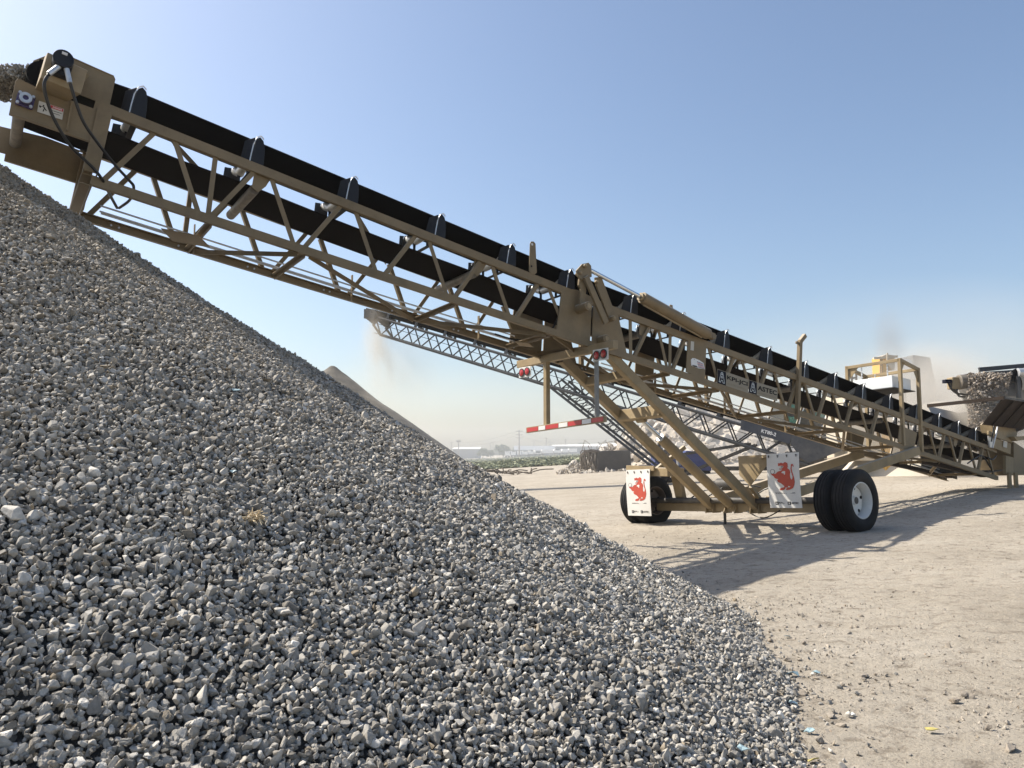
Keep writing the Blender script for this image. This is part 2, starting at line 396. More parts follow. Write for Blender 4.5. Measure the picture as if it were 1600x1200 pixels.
def pile_points(sp, seed):
    r = np.random.default_rng(seed); a = np.arange(-9.4, 9.4, sp); X, Y = np.meshgrid(a, a * .9)
    X = X + (np.arange(len(a))[:, None] % 2) * sp / 2
    X = (X + r.normal(size=X.shape) * sp * .27).ravel() + BX + .4; Y = (Y + r.normal(size=Y.shape) * sp * .27).ravel() + BY - .6
    k = (pile_rise(X, Y) > -.01) & (Y < 13)
    X, Y = X[k], Y[k]; Z = pile_z(X, Y); e_ = .06
    nx = -(pile_rise(X + e_, Y) - pile_rise(X - e_, Y)) / (2 * e_); ny = -(pile_rise(X, Y + e_) - pile_rise(X, Y - e_)) / (2 * e_)
    facing = nx * (0 - X) + ny * (0 - Y) + (1.5 - Z)
    k = facing > -1.8
    X, Y, Z = X[k], Y[k], np.maximum(Z[k], ground_z(X[k], Y[k]))
    return np.stack([X, Y, Z], -1)
def stone_size(n, r, mean=.0172): return np.clip(mean * np.exp(r.normal(size=n) * .30), .009, .045)
r_ = np.random.default_rng(21)
P1 = pile_points(.0285, 31); P2 = pile_points(.039, 32); P2[:, 2] += .014; P3 = pile_points(.041, 33); P3[:, 2] -= .010
P4 = pile_points(.031, 34); P4 = P4[np.linalg.norm(P4 - np.array([0, 0, 1.5]), axis=1) < 5.2]; P4[:, 2] -= .008
PP = np.concatenate([P1, P2, P3, P4]); SZ = stone_size(len(PP), r_); SZ[len(P1) + len(P2) + len(P3):] *= .82
PP[:, 2] += r_.normal(size=len(PP)) * .005
big = r_.random(len(PP)) < .010; SZ[big] *= 1.35
dist = np.linalg.norm(PP - np.array([0, 0, 1.5]), axis=1)
A_ = dist < 2.9; B_ = (dist >= 2.9) & (dist < 4.6); M_ = (dist >= 4.6) & (dist < 7); D_ = dist >= 7
so = scatter("stones", STONE, [(XHI, PP[A_], SZ[A_]), (HI, PP[B_], SZ[B_]), (MID, PP[M_], SZ[M_]), (LO, PP[D_], SZ[D_])], pile, seed=4, warm_by=lambda P: np.clip((P[:, 2] - 1.0) / 3.2, 0, 1) * .75)
so['kind'] = 'stuff'
print('stones', A_.sum(), B_.sum(), M_.sum(), D_.sum(), len(so.data.polygons))
# loose stones rolled off the toe of the pile, and small pebbles over the yard
n = 60000; X = r_.uniform(-4, 2.6, n); Y = r_.uniform(.6, 12, n); R_ = pile_rise(X, Y)
k = (R_ < .0) & (r_.random(n) < .30 * np.exp(R_ / .10)) ; X, Y = X[k], Y[k]
toe = np.stack([X, Y, ground_z(X, Y) + .006], -1)
toe_o = scatter("rolled_stones", STONE, [(HI, toe, stone_size(len(X), r_, .0165))], pile, seed=9, warm_p=.15); toe_o['kind'] = 'stuff'
n = 70000; Y = 2.2 + 22 * r_.random(n) ** 2.0; X = r_.uniform(-.4, .95, n) * Y + r_.normal(size=n) * .4
k = ~in_pile(X, Y); X, Y = X[k], Y[k]
cl = fbm2(X, Y, 1.1, 17, 3); k = r_.random(len(X)) < np.clip(.30 + 1.0 * cl + .8 * np.exp(-((X - 3.2) ** 2 + (Y - 3.9) ** 2) / 1.2) + .5 * np.exp(pile_rise(X, Y) / .35), .05, 1); X, Y = X[k], Y[k]
peb = np.stack([X, Y, ground_z(X, Y) + .001], -1)
po = scatter("pebbles", PEBBLE, [(LO, peb, np.clip(.0062 * np.exp(r_.normal(size=len(X)) * .55), .003, .03))], seed=10)
_tag(po, "small pale pebbles and grit strewn across the dusty yard", "pebbles", kind='stuff')
# single bigger stones lying on the dirt
LOOSE = [(1355, 1057, .03), (1297, 1120, .042), (1315, 1135, .035), (1243, 1136, .045), (1254, 1086, .04), (1233, 1078, .033), (1491, 1097, .045),
         (1508, 1088, .04), (1257, 1007, .035), (1231, 1033, .04), (1293, 1099, .03), (1317, 1071, .028), (1282, 1160, .038), (1204, 1003, .035), (1545, 1140, .035), (1580, 1175, .05), (1249, 1032, .028), (1350, 1062, .026)]
def on_ground(u, v):
    p0 = Vector((0, 0, CAM_H)); q = px(u, v, 10) - p0; t = 0.05
    for _ in range(60):
        w = p0 + q * t; e = w.z - gz(w.x, w.y)
        t += e / max(.05, -q.z + .061 * q.x) * .9
    return p0 + q * t
rl = ["sharp-edged grey stone lying on the dirt", "rounded pale stone resting on the dusty yard"]
for i, (u, v, s) in enumerate(LOOSE):
    w = on_ground(u, v); V, F = XHI[i % len(XHI)]
    R = Matrix.Rotation(i * 1.3, 3, 'Z')
    mb = MB().add([w + R @ Vector(q) * s * .85 + Vector((0, 0, s * .25)) for q in V], [tuple(f) for f in F])
    o = mb.build("loose_stone", PEBBLE, origin=w)
    _tag(o, "loose single stone lying on the pale dirt beside the gravel pile", "stone", "single stones on the dirt right of the gravel pile")
    for nm, val in (('tint', random.uniform(.1, .7)), ('warm', random.uniform(0, .4))):
        at = o.data.attributes.new(nm, 'FLOAT', 'POINT'); at.data.foreach_set('value', [val] * len(o.data.vertices))
# litter
def litter(name, u, v, s, m, label, cat, group=None, lift=.006, seed=0):
    w = on_ground(u, v) if not isinstance(u, Vector) else u
    r = random.Random(seed); mb = MB(); n = 7
    ring = [Vector((math.cos(k * 6.283 / n) * s * r.uniform(.6, 1.2), math.sin(k * 6.283 / n) * s * .7 * r.uniform(.5, 1.2), r.uniform(.1, .75) * s)) for k in range(n)]
    c0 = Vector((0, 0, s * r.uniform(.3, .9)))
    vs = [w + Vector((0, 0, lift)) + q for q in ring + [c0]] + [w + Vector((0, 0, lift - .004)) + q for q in ring + [c0]]
    fs = [(k, (k + 1) % n, n) for k in range(n)] + [((k + 1) % n + n + 1, k + n + 1, 2 * n + 1) for k in range(n)] + [((k + 1) % n, k, k + n + 1, (k + 1) % n + n + 1) for k in range(n)]
    mb.add(vs, fs); o = mb.build(name, m, origin=w); return _tag(o, label, cat, group)
litter("plastic_scrap", 1239, 1058, .05, PLASTICB, "largest crumpled scrap of light blue plastic film on the dirt", "plastic scrap", "scraps of blue plastic", seed=1)
litter("plastic_scrap", 1275, 1053, .026, PLASTICB, "small pale blue plastic scrap just right of the largest blue scrap", "plastic scrap", "scraps of blue plastic", seed=2)
litter("plastic_scrap", 1231, 997, .03, PLASTICB, "blue plastic scrap farthest from the camera, by the shadow edge", "plastic scrap", "scraps of blue plastic", seed=3)
litter("plastic_scrap", 1239, 1103, .035, PLASTICB, "turquoise plastic scrap lying among stones at the pile's toe", "plastic scrap", "scraps of blue plastic", seed=4)
litter("plastic_scrap", 1265, 1147, .03, PLASTICB, "nearest pale blue plastic scrap on the dirt", "plastic scrap", "scraps of blue plastic", seed=5)
litter("yellow_scrap", 1457, 1146, .036, PLASTICY, "yellow scrap lying alone on the open dirt", "yellow scrap", "yellow scraps", seed=6)
litter("yellow_scrap", 1271, 1192, .034, PLASTICY, "yellow scrap at the bottom edge near the gravel pile", "yellow scrap", "yellow scraps", seed=7)
def on_pile(u, v):
    p0 = Vector((0, 0, CAM_H)); q = (px(u, v, 10) - p0) / 10; t = .8
    while t < 15:
        w = p0 + q * t
        if w.z < float(pile_z(w.x, w.y)): return w
        t += .01
    return p0 + q * 8
w = on_pile(398, 820); mb = MB(); rr_ = random.Random(3)
for k in range(70):
    a = w + Vector((rr_.gauss(0, .02), rr_.gauss(0, .018), .022 + rr_.random() * .018)); d = Vector((rr_.gauss(0, 1), rr_.gauss(0, 1), rr_.gauss(.15, .5))).normalized()
    mb.tube([a, a + d * .02 + Vector((0, 0, .006)), a + d * .042], .0022, 4)
_tag(mb.build("straw_tuft", STRAW, origin=w), "small tuft of pale yellow straw caught on the gravel pile", "straw tuft")
for i, (u, v, s, lab) in enumerate([(367, 620, .03, "faded turquoise film scrap high on the gravel pile"), (365, 748, .022, "tiny turquoise plastic scrap midway up the gravel slope, above the straw"),
                                    (1160, 1182, .03, "light blue plastic scrap lying on gravel at the lower right toe")]):
    litter("plastic_scrap", on_pile(u, v), 0, s, PLASTICB, lab, "plastic scrap", "scraps of blue plastic", lift=.03, seed=20 + i)

# ------------------------------------------------------------------ second, fine pile far behind
SANDM = mat("fine_sand", (.125, .114, .096), .95, .35, .9, bump=1., bscale=1.6)
def mound(name, mtl, cx, cy, R, top, seed, parent=None, n=90, origin=None, sharp=.15, amp=.05, power=1.0):
    a = np.linspace(0, 2 * math.pi, n * 2, endpoint=False); t = np.linspace(0, 1, n)
    A, T = np.meshgrid(a, t); X = cx + R * T * np.cos(A); Y = cy + R * T * np.sin(A); g = ground_z(X, Y)
    f = (1 - T) ** power; f = np.where(T < sharp, f - (sharp - T) ** 2 / (2 * sharp) * 1.2, f)
    Z = g + (top - g) * f + amp * fbm2(X, Y, 1.3, seed, 5) * np.clip(f * 6, 0, 1) - .04
    ii = np.arange(X.size).reshape(X.shape); jj = np.roll(ii, -1, 1)
    q = np.stack([ii[:-1], jj[:-1], jj[1:], ii[1:]], -1).reshape(-1, 4)
    return arrays_mesh(name, np.stack([X.ravel(), Y.ravel(), Z.ravel()], -1), q.ravel(), np.arange(0, q.size, 4), mtl, parent, smooth=True, origin=origin or (cx, cy, gz(cx, cy)))
sp = px(520, 572, 42)
_tag(mound("sand_pile", SANDM, sp.x, sp.y, 9.5, sp.z + .12, 3, amp=.09, sharp=.02), "smooth tan pile of fine crushed sand behind the gravel slope", "sand pile")
# ------------------------------------------------------------------ the stacking conveyor
AZ = math.radians(55); E_ = Vector((math.sin(AZ), math.cos(AZ), 0)); N_ = Vector((math.cos(AZ), -math.sin(AZ), 0))
Q0 = Vector((4.648, 14.70, 0)); TILT = .05
def W(L, o, z): return Q0 + E_ * L + N_ * o + Vector((0, 0, z + TILT * o))
def zt(L): return 4.23 - .196 * (L + 5.35) if L < -3.5 else 3.52 - .170 * (L + 1.28)
def zb(L): return 4.54 - .1715 * (L + 11.36)
def sl(L): return -.196 if L < -3.5 else -.170
def at_o(u, v, o):
    """(L, z) of photo pixel (u, v) on the upright plane at lateral offset o"""
    p0 = Vector((0, 0, CAM_H)); r = px(u, v, 10) - p0; P = Q0 + N_ * o
    w = p0 + r * ((P - p0).dot(N_) / r.dot(N_)); return (w - P).dot(E_), w.z - TILT * o
def poly_o(pts, o): return [W(L, o, z) for L, z in (at_o(u, v, o) for u, v in pts)]
FAR = -1.25
ES = (E_ + Vector((0, 0, -.17))).normalized(); ESH = (E_ + Vector((0, 0, -.196))).normalized()
UPV = Vector((0, 0, 1)) + E_ * .17; UPV.normalize()
LAT = (N_ + Vector((0, 0, TILT))).normalized()

conv = thing("stacking_conveyor", "tan steel stacker conveyor on dual wheels, its head end over the gravel pile", "conveyor", (Q0.x, Q0.y, gz(Q0.x, Q0.y)))

# --- side trusses with their diagonal braces as sub-parts
def side_truss(o, La, Lb, name, nodes):
    m = MB(); f = -1 if o == 0 else 1
    ht, hb = .115, .105
    m.channel(W(La, o - f * -.0 , zt(La) - ht / 2), W(Lb, o, zt(Lb) - ht / 2), .06, ht, up=UPV, flip=-f if f > 0 else 1)
    m.channel(W(La, o, zb(La) - hb / 2), W(Lb, o, zb(Lb) - hb / 2), .06, hb, up=UPV, flip=-f if f > 0 else 1)
    t = m.build(name, TAN, conv)
    for (a, b, w) in nodes:
        (La_, ta), (Lb_, tb) = a, b
        za = zt(La_) - ht + .012 if ta else zb(La_) - .006; zb_ = zt(Lb_) - ht + .012 if tb else zb(Lb_) - .006
        d = MB().angle(W(La_, o - f * .002, za), W(Lb_, o - f * .002, zb_), .058 * w, .010, up=LAT, flip=f)
        d.build("diagonal_brace", TAN, t)
    for L in sorted({round((n_[0][0] + n_[1][0]) / 2, 1) for n_ in nodes})[::2]:
        if La + .2 < L < Lb - .2:
            for c_, hh_ in ((zb, hb), (zt, ht)):
                b_ = MB()
                for dl in (-.045, .045): b_.cyl(W(L + dl, o - f * .004, c_(L + dl) - hh_ / 2), W(L + dl, o - f * .022, c_(L + dl) - hh_ / 2), .013, 8)
                b_.build("bright_hole_pair", GALV, t)  # pale bolt heads stand in for bolt holes bright with sky
    return t
def zig(bs, ts, gap_b=.075, gap_t=.11, start_b=True):
    out = []
    for i in range(len(ts)):
        out.append(((bs[i] + gap_b, 0), (ts[i] - gap_t, 1), 1))
        if i + 1 < len(bs): out.append(((ts[i] + gap_t, 1), (bs[i + 1] - gap_b, 0), 1))
    return out
head_nodes = zig([-11.27, -10.12, -8.97, -7.84, -6.74, -5.66, -4.55], [-10.59, -9.45, -8.32, -7.21, -6.14, -5.08]) + [((-10.02, 1), (-10.08, 0), 1)]
tb = [-3.2, -2.30, -.96]; tail_nodes = [((-3.24, 1), (-3.24, 0), 1.2), ((-3.14, 0), (-2.79, 1), 1), ((-2.57, 1), (-2.38, 0), 1), ((-2.28, 1), (-2.31, 0), 1.1), ((-2.22, 0), (-1.9, 1), 1), ((-1.28, 1), (-1.03, 0), 1)]
tail_nodes += zig([-.96 + .98 * k for k in range(0, 12)], [-.46 + .98 * k for k in range(0, 11)]) + [((.10, 1), (.12, 0), 1.1)]
tail_nodes = [x for x in tail_nodes if not (5.05 < (x[0][0] + x[1][0]) / 2 < 6.1)]
for o in (0, FAR):
    side_truss(o, -11.32, -3.5, "side_truss", head_nodes)
    side_truss(o, -3.5, 9.9, "side_truss", tail_nodes)

# --- cross bracing between the two trusses
for k, L in enumerate([-10.05, -8.9, -6.66, -4.95, -2.3, -1.0, 1.0, 2.95, 4.9, 6.9, 8.85]):
    MB().angle(W(L, -.03, zb(L) - .075), W(L, FAR + .03, zb(L) - .075), .065, .012, up=UPV, flip=1).build("cross_member", TAN, conv)
    if k + 1 < 11:
        L2 = [-10.05, -8.9, -6.66, -4.95, -2.3, -1.0, 1.0, 2.95, 4.9, 6.9, 8.85][k + 1]
        a, b = (-.03, FAR + .03) if k % 2 else (FAR + .03, -.03)
        MB().angle(W(L + .06, a, zb(L) - .09), W(L2 - .06, b, zb(L2) - .09), .06, .012, up=UPV).build("cross_brace", TAN, conv)
for L in [-10.5, -8.2, -6.0, -2.6, -.4, 1.6, 3.5, 6.5, 8.4]:
    MB().angle(W(L, -.03, zt(L) - .10), W(L + 1.0, FAR + .03, zt(L + 1.0) - .10), .06, .012, up=UPV).build("top_cross_brace", TAN, conv)
# end frame at the head: end posts, transverse beam
MB().channel(W(-11.22, .0, zt(-11.22) - .10), W(-11.33, .0, zb(-11.33) + .02), .12, .15, up=E_, flip=1).build("end_post", TAN, conv, bevel=.004)
MB().channel(W(-11.22, FAR, zt(-11.22) - .10), W(-11.33, FAR, zb(-11.33) + .02), .12, .15, up=E_, flip=-1).build("end_post", TAN, conv, bevel=.004)
MB().channel(W(-11.36, .02, zb(-11.36) - .06), W(-11.36, FAR - .02, zb(-11.36) - .06), .12, .13, up=UPV, flip=1).build("end_beam", TAN, conv, bevel=.004)
MB().prism([W(-10.5, -.5, zb(-10.5) - .17), W(-10.1, -.35, zb(-10.1) - .17), W(-9.9, -.62, zb(-9.9) - .17), W(-10.3, -.82, zb(-10.3) - .17)], UPV * .01).build("gusset_plate", TAN, conv)
MB().prism([W(-5.0, -.5, zb(-5.) - .17), W(-4.82, -.6, zb(-4.8) - .17), W(-5.0, -.75, zb(-5.) - .17), W(-5.18, -.62, zb(-5.2) - .17)], UPV * .01).build("gusset_plate", TAN, conv)

# --- belts
m = MB()
cs = [(-.17, .372), (-.27, .334), (-.43, .262), (-.48, .250), (-.77, .250), (-.82, .262), (-.98, .334), (-1.08, .372)]
Ls = [-11.85, -11.6, -10.9, -9.6, -8.3, -6.95, -5.7, -4.55, -3.5, -2.0, -.8, .55, 2., 3.4, 4.8, 6.2, 7.6, 9.0, 10.3]
rows = []
for L in Ls:
    fl = 1 if L > -11.3 else (L + 11.85) / .55 * .8 + .2
    rows.append([W(L, o, zt(L) + .25 + (z - .25) * fl) for o, z in cs] + [W(L, o, zt(L) + .25 + (z - .25) * fl + .016) for o, z in cs[::-1]])
n = len(cs) * 2
m.add([p for R in rows for p in R], [(i * n + k, i * n + (k + 1) % n, (i + 1) * n + (k + 1) % n, (i + 1) * n + k) for i in range(len(Ls) - 1) for k in range(n)])
m.build("carrying_belt", BELT, conv, smooth=True)
RB_ROLL = [-9.52, -6.3, -2.95, 1.3, 4.6, 7.8]
m = MB(); rows = []
Lr = sorted(set([-12.0, -11.2, -10.4] + RB_ROLL + [-8.4, -7.4, -5.2, -4.2, -1.5, -.2, 3., 6.2, 9.0, 10.2]))
for L in Lr:
    sag = 0 if L in RB_ROLL else -.018
    rise = .10 if L <= -12 else (.05 if L <= -11.2 else 0)
    z = zt(L) - .205 + sag + rise * .3
    rows.append([W(L, -.21, z), W(L, -.99, z), W(L, -.99, z + .016), W(L, -.21, z + .016)])
m.add([p for R in rows for p in R], [(i * 4 + k, i * 4 + (k + 1) % 4, (i + 1) * 4 + (k + 1) % 4, (i + 1) * 4 + k) for i in range(len(Lr) - 1) for k in range(4)])
m.build("return_belt", BELT_R, conv)
for L in RB_ROLL:
    z = zt(L) - .205 - .07
    MB().cyl(W(L, -.09, z), W(L, -1.16, z), .062, 18).build("return_roller", ROLL_D, conv, smooth=True)
    MB().prism([W(L - .02, -.03, z + .22), W(L + .20, -.03, z + .19), W(L + .12, -.03, z + .04), W(L + .03, -.03, z - .05), W(L - .05, -.03, z + .0)], N_ * -.012).build("roller_hanger", TAN, conv)
# --- troughing idlers: black guards over the wing rollers, three rollers each
IDL = [-10.88, -9.52, -8.25, -6.9, -5.66, -4.5, -3.1, -1.9, -.72, .56, 1.75, 2.8, 3.86, 4.95, 6.1, 7.15, 8.1, 9.0]
for L in IDL:
    m = MB(); z = zt(L)
    for sgn, oo in ((1, -.05), (-1, FAR + .05)):
        pr = []
        for (t, h) in [(-.085, .0), (.085, .0), (.08, .14), (.07, .27), (.045, .365), (.0, .40), (-.04, .365), (-.065, .27), (-.08, .14)]:
            pr.append(W(L + t + h * .12, oo + sgn * (-.02 if h > .3 else 0), z + h - t * .17))
        m.prism(pr, N_ * (-.03 * sgn))
        # inward curved wing over the belt edge
        m.prism([W(L - .06, oo - sgn * .03, z + .05), W(L - .02, oo - sgn * .03, z + .385), W(L - .12, oo - sgn * .11, z + .35), W(L - .16, oo - sgn * .16, z + .10)], E_ * .015)
    m.beam(W(L, -.03, z + .01), W(L, FAR + .03, z + .01), .07, .012)
    for oo in (-.42, -.83): m.beam(W(L, oo, z + .01), W(L, oo, z + .2), .04, .012)
    fr = m.build("idler_guard", BLACK, conv, bevel=.006)
    r = .058
    for sgn, oo in ((1, -.05), (-1, FAR + .05)):
        lp_ = [W(L + t_ + h_ * .12, oo + sgn * .004, z + h_ - t_ * .17) for t_, h_ in ((-.088, .02), (-.083, .14), (-.073, .27), (-.045, .368), (0, .404), (.04, .375))]
        MB().tube(lp_, .0075, 6).build("guard_edge_highlight", GALV, fr, smooth=True)  # pale strip added along the guard edge as its bright highlight
    MB().cyl(W(L, -.47, z + .195), W(L, -.78, z + .195), r, 14).build("roller", ROLL, fr, smooth=True)
    MB().cyl(W(L + .02, -.41, z + .205), W(L + .02, -.19, z + .305), r, 14).build("roller", ROLL, fr, smooth=True)
    MB().cyl(W(L + .02, -.84, z + .205), W(L + .02, -1.06, z + .305), r, 14).build("roller", ROLL, fr, smooth=True)
# lower row of return idler cans seen through the truss
# --- drive head
PL = [(14, 178), (24, 127), (28, 122), (55, 135), (110, 156), (156, 173), (143, 222), (100, 207), (50, 191)]
for oo in (.045, FAR - .045):
    m = MB(); pts = [W(L, oo, z) for L, z in (at_o(u, v, .045) for u, v in PL)]
    m.prism(pts, N_ * (-.014 if oo > 0 else .014))
    (La, za), (Lb, zb2) = at_o(14, 178, .045), at_o(143, 222, .045)
    m.beam(W(La, oo, za + .0), W(Lb, oo, zb2 + .0), .05, .014, up=UPV)
    (La, za), (Lb, zb2) = at_o(112, 160, .045), at_o(104, 205, .045)
    m.beam(W(La, oo + (.02 if oo > 0 else -.02), za), W(Lb, oo + (.02 if oo > 0 else -.02), zb2), .04, .02, up=E_)
    m.build("head_plate", TAN, conv, bevel=.004)
SK = [(86, 84), (95, 81), (178, 118), (180.5, 124), (171, 166), (120, 146), (74, 128)]
for oo, ins in ((-.01, SK), (FAR + .01, SK)):
    m = MB(); m.prism([W(L, oo, z) for L, z in (at_o(u, v, -.01) for u, v in ins)], N_ * -.012)
    (La, za), (Lb, zb2) = at_o(93, 82, -.01), at_o(178, 119, -.01)
    m.beam(W(La, oo - (.04 if oo > -.5 else -.04), za), W(Lb, oo - (.04 if oo > -.5 else -.04), zb2), .10, .012, up=UPV)
    m.build("skirt_plate", TAN, conv, bevel=.003)
m = MB(); LL = [at_o(u, v, -1.2) for u, v in ((48, 108), (52, 95), (70, 88), (95, 100), (80, 140), (50, 118))]
m.prism([W(L, -1.2, z) for L, z in LL], N_ * .012).build("skirt_wing", TAN, conv, bevel=.003)
# motor guard box standing proud of the side plate
fo = .42
F4 = [W(L, fo, z) for L, z in (at_o(u, v, fo) for u, v in ((74.5, 81.5), (137, 110), (126.5, 147), (63, 121)))]
B4 = [W(L, .06, z) for L, z in (at_o(u, v, .06) for u, v in ((70, 88), (140, 118), (106, 159), (55, 139)))]
m = MB(); m.add(F4 + B4, [(0, 1, 2, 3), (7, 6, 5, 4), (0, 4, 5, 1), (1, 5, 6, 2), (2, 6, 7, 3), (3, 7, 4, 0)])
m.build("motor_guard", TAN_LIT, conv, bevel=.006)
Lm, zm = at_o(98, 97, .5)
c = W(Lm, fo + .005, zm)
m = MB(); m.cyl(c - LAT * .02, c + LAT * .16, .096, 22); m.box(c + LAT * .05 - UPV * .08, .15, .10, .14, (ES, LAT, UPV))
mo = m.build("hydraulic_motor", BLACK, conv, bevel=.006, smooth=True)
MB().box(c + LAT * .165 + UPV * .05, .05, .012, .025, (ES, LAT, UPV)).build("rating_plate", PLATEW, mo)
h1 = W(*(lambda q: (q[0], .56, q[1]))(at_o(89, 107, .56))); h2 = W(*(lambda q: (q[0], .56, q[1]))(at_o(105, 112, .56)))
def hz(u, v, o): L, z = at_o(u, v, o); return W(L, o, z)
def smooth_path(P, n=8):
    out = []
    for i in range(len(P) - 1):
        a, b, c_, d = P[max(i - 1, 0)], P[i], P[i + 1], P[min(i + 2, len(P) - 1)]
        for k in range(n):
            t = k / n; out.append(.5 * ((2 * b) + (c_ - a) * t + (2 * a - 5 * b + 4 * c_ - d) * t * t + (3 * b - a - 3 * c_ + d) * t ** 3))
    return out + [P[-1]]
for pts, ends in (([(89, 106, .56), (75, 118, .58), (69, 134, .57), (75, 162, .5), (88, 193, .42), (112, 230, .30), (145, 262, .12), (160, 281, .06), (172, 305, -.3), (183, 325, -.55)], h1),
                  ([(105, 112, .56), (109, 128, .56), (118, 158, .5), (130, 190, .42), (150, 220, .30), (180, 258, .12), (201, 281, .05), (209, 293, -.05), (203, 312, -.3), (186, 325, -.6)], h2)):
    P = smooth_path([hz(*q) for q in pts])
    ho = MB().tube(P, .0165, 10).build("hydraulic_hose", HOSE, conv, smooth=True)
    d = (P[3] - P[0]).normalized(); MB().cyl(P[0] - d * .03, P[0] + d * .12, .026, 12).build("hose_fitting", GALV, ho, smooth=True)
# head pulley, bearing, scraper
Lp, zp = -11.8, zt(-11.8) + .08
MB().cyl(W(Lp, -.08, zp), W(Lp, -1.17, zp), .165, 28).build("head_pulley", BELT, conv, smooth=True)
Lq, zq = at_o(39.5, 158, .06); cb = W(Lq, .055, zq)
m = MB(); m.box(cb + LAT * .018, .16, .036, .15, (ES, LAT, UPV)); m.cyl(cb, cb + LAT * .085, .062, 20)
be = m.build("flange_bearing", NAVY, conv, bevel=.012)
m = MB(); m.lathe(cb + LAT * .075, LAT, [(.028, 0), (.058, 0), (.058, .025), (.028, .025)], 24).build("collar", GALV, be, smooth=True)
for sx in (-1, 1):
    for sz in (-1, 1): MB().cyl(cb + ES * .06 * sx + UPV * .056 * sz + LAT * .03, cb + ES * .06 * sx + UPV * .056 * sz + LAT * .06, .015, 8).build("bolt", GALV, be)
MB().cyl(W(-12.0, -.12, zp - .37), W(-12.0, -1.2, zp - .37), .06, 14).build("belt_scraper", ROLL_D, conv, smooth=True)
# far skirt hanging below the head
m = MB(); m.prism([W(L, FAR - .03, z) for L, z in (at_o(u, v, FAR - .03) for u, v in ((-30, 190), (70, 214), (125, 235), (108, 273), (42, 251), (38, 243), (33, 239), (28, 241), (26, 246), (0, 238), (-30, 228)))], N_ * -.012).build("dust_skirt", TAN, conv)
for L in (-12.25, -11.9): MB().beam(W(L, FAR, 4.5), W(L, FAR, 3.9), .03, .03).build("skirt_leg", TAN, conv)
# danger sign
def sign_frame(u0, v0, u1, v1, u2, v2, o):
    """origin bottom-left, right and up unit vectors and size from three pixels: top-left, top-right, bottom-left"""
    tl, tr, bl = [W(L, o, z) for L, z in (at_o(u, v, o) for u, v in ((u0, v0), (u1, v1), (u2, v2)))]
    return bl, tr - tl, tl - bl
FONT_N = [0]
def text_mesh(name, body, org, right, up, nrm, mtl, parent, width=None, height=None, depth=.002, align_mid=False):
    cu = bpy.data.curves.new("lettering", 'FONT'); cu.body = body; cu.size = 1; cu.extrude = 0; cu.resolution_u = 3; cu.offset = .03
    ob = bpy.data.objects.new("lettering_tmp", cu); C.objects.link(ob)
    dg = bpy.context.evaluated_depsgraph_get(); me = bpy.data.meshes.new_from_object(ob.evaluated_get(dg))
    V = [v.co.copy() for v in me.vertices]; F = [tuple(p.vertices) for p in me.polygons]
    bpy.data.objects.remove(ob); bpy.data.curves.remove(cu); bpy.data.meshes.remove(me)
    x0, x1 = min(v.x for v in V), max(v.x for v in V); y0, y1 = min(v.y for v in V), max(v.y for v in V)
    sx = width / (x1 - x0) if width else height / (y1 - y0); sy = height / (y1 - y0) if height else sx
    m = MB(); m.add([org + right * ((v.x - x0) * sx) + up * ((v.y - y0) * sy) + nrm * depth for v in V], F)
    return m.build(name, mtl, parent, recalc=False)
def on_sign(fr, x, y, lift=0.):  # x, y in 0..1 of the sign
    return fr[0] + fr[1] * x + fr[2] * y + LAT * lift
def sign_poly(fr, pts, mtl, name, parent, lift, nrm=None):
    nrm = nrm or LAT
    return MB().prism([fr[0] + fr[1] * x + fr[2] * y + nrm * lift for x, y in pts], nrm * .0015).build(name, mtl, parent)
def ell(cx, cy, rx, ry, n=16): return [(cx + rx * math.cos(2 * math.pi * k / n), cy + ry * math.sin(2 * math.pi * k / n)) for k in range(n)]
fr = sign_frame(61, 157.5, 100, 170.5, 58, 174.5, .065)
sg = sign_poly(fr, [(0, 0), (1, 0), (1, 1), (0, 1)], SIGNW, "warning_sign", conv, 0)
sign_poly(fr, [(.46, .72), (.98, .72), (.98, .96), (.46, .96)], TAPER, "red_band", sg, .002)
uR, uU = fr[1].normalized(), fr[2].normalized(); wS, hS = fr[1].length, fr[2].length
text_mesh("lettering", "DANGER", on_sign(fr, .56, .77), uR, uU, LAT, INKW, sg, wS * .38, hS * .13, .006)
for k, ln in enumerate((.42, .36)):
    sign_poly(fr, [(.52, .5 - k * .2), (.52 + ln, .5 - k * .2), (.52 + ln, .54 - k * .2), (.52, .54 - k * .2)], INK, "print_line", sg, .002)
m = MB()
for pl in (ell(.20, .70, .035, .06), [(.17, .62), (.23, .63), (.36, .34), (.33, .30), (.26, .42)], [(.22, .42), (.26, .45), (.24, .18), (.20, .18)], [(.06, .52), (.17, .57), (.18, .62), (.05, .57)], [(.04, .5), (.08, .42), (.12, .46), (.10, .56), (.05, .68)]):
    m.prism([on_sign(fr, x, y, .002) for x, y in pl], LAT * .0015)
m.build("pictogram", INK, sg)

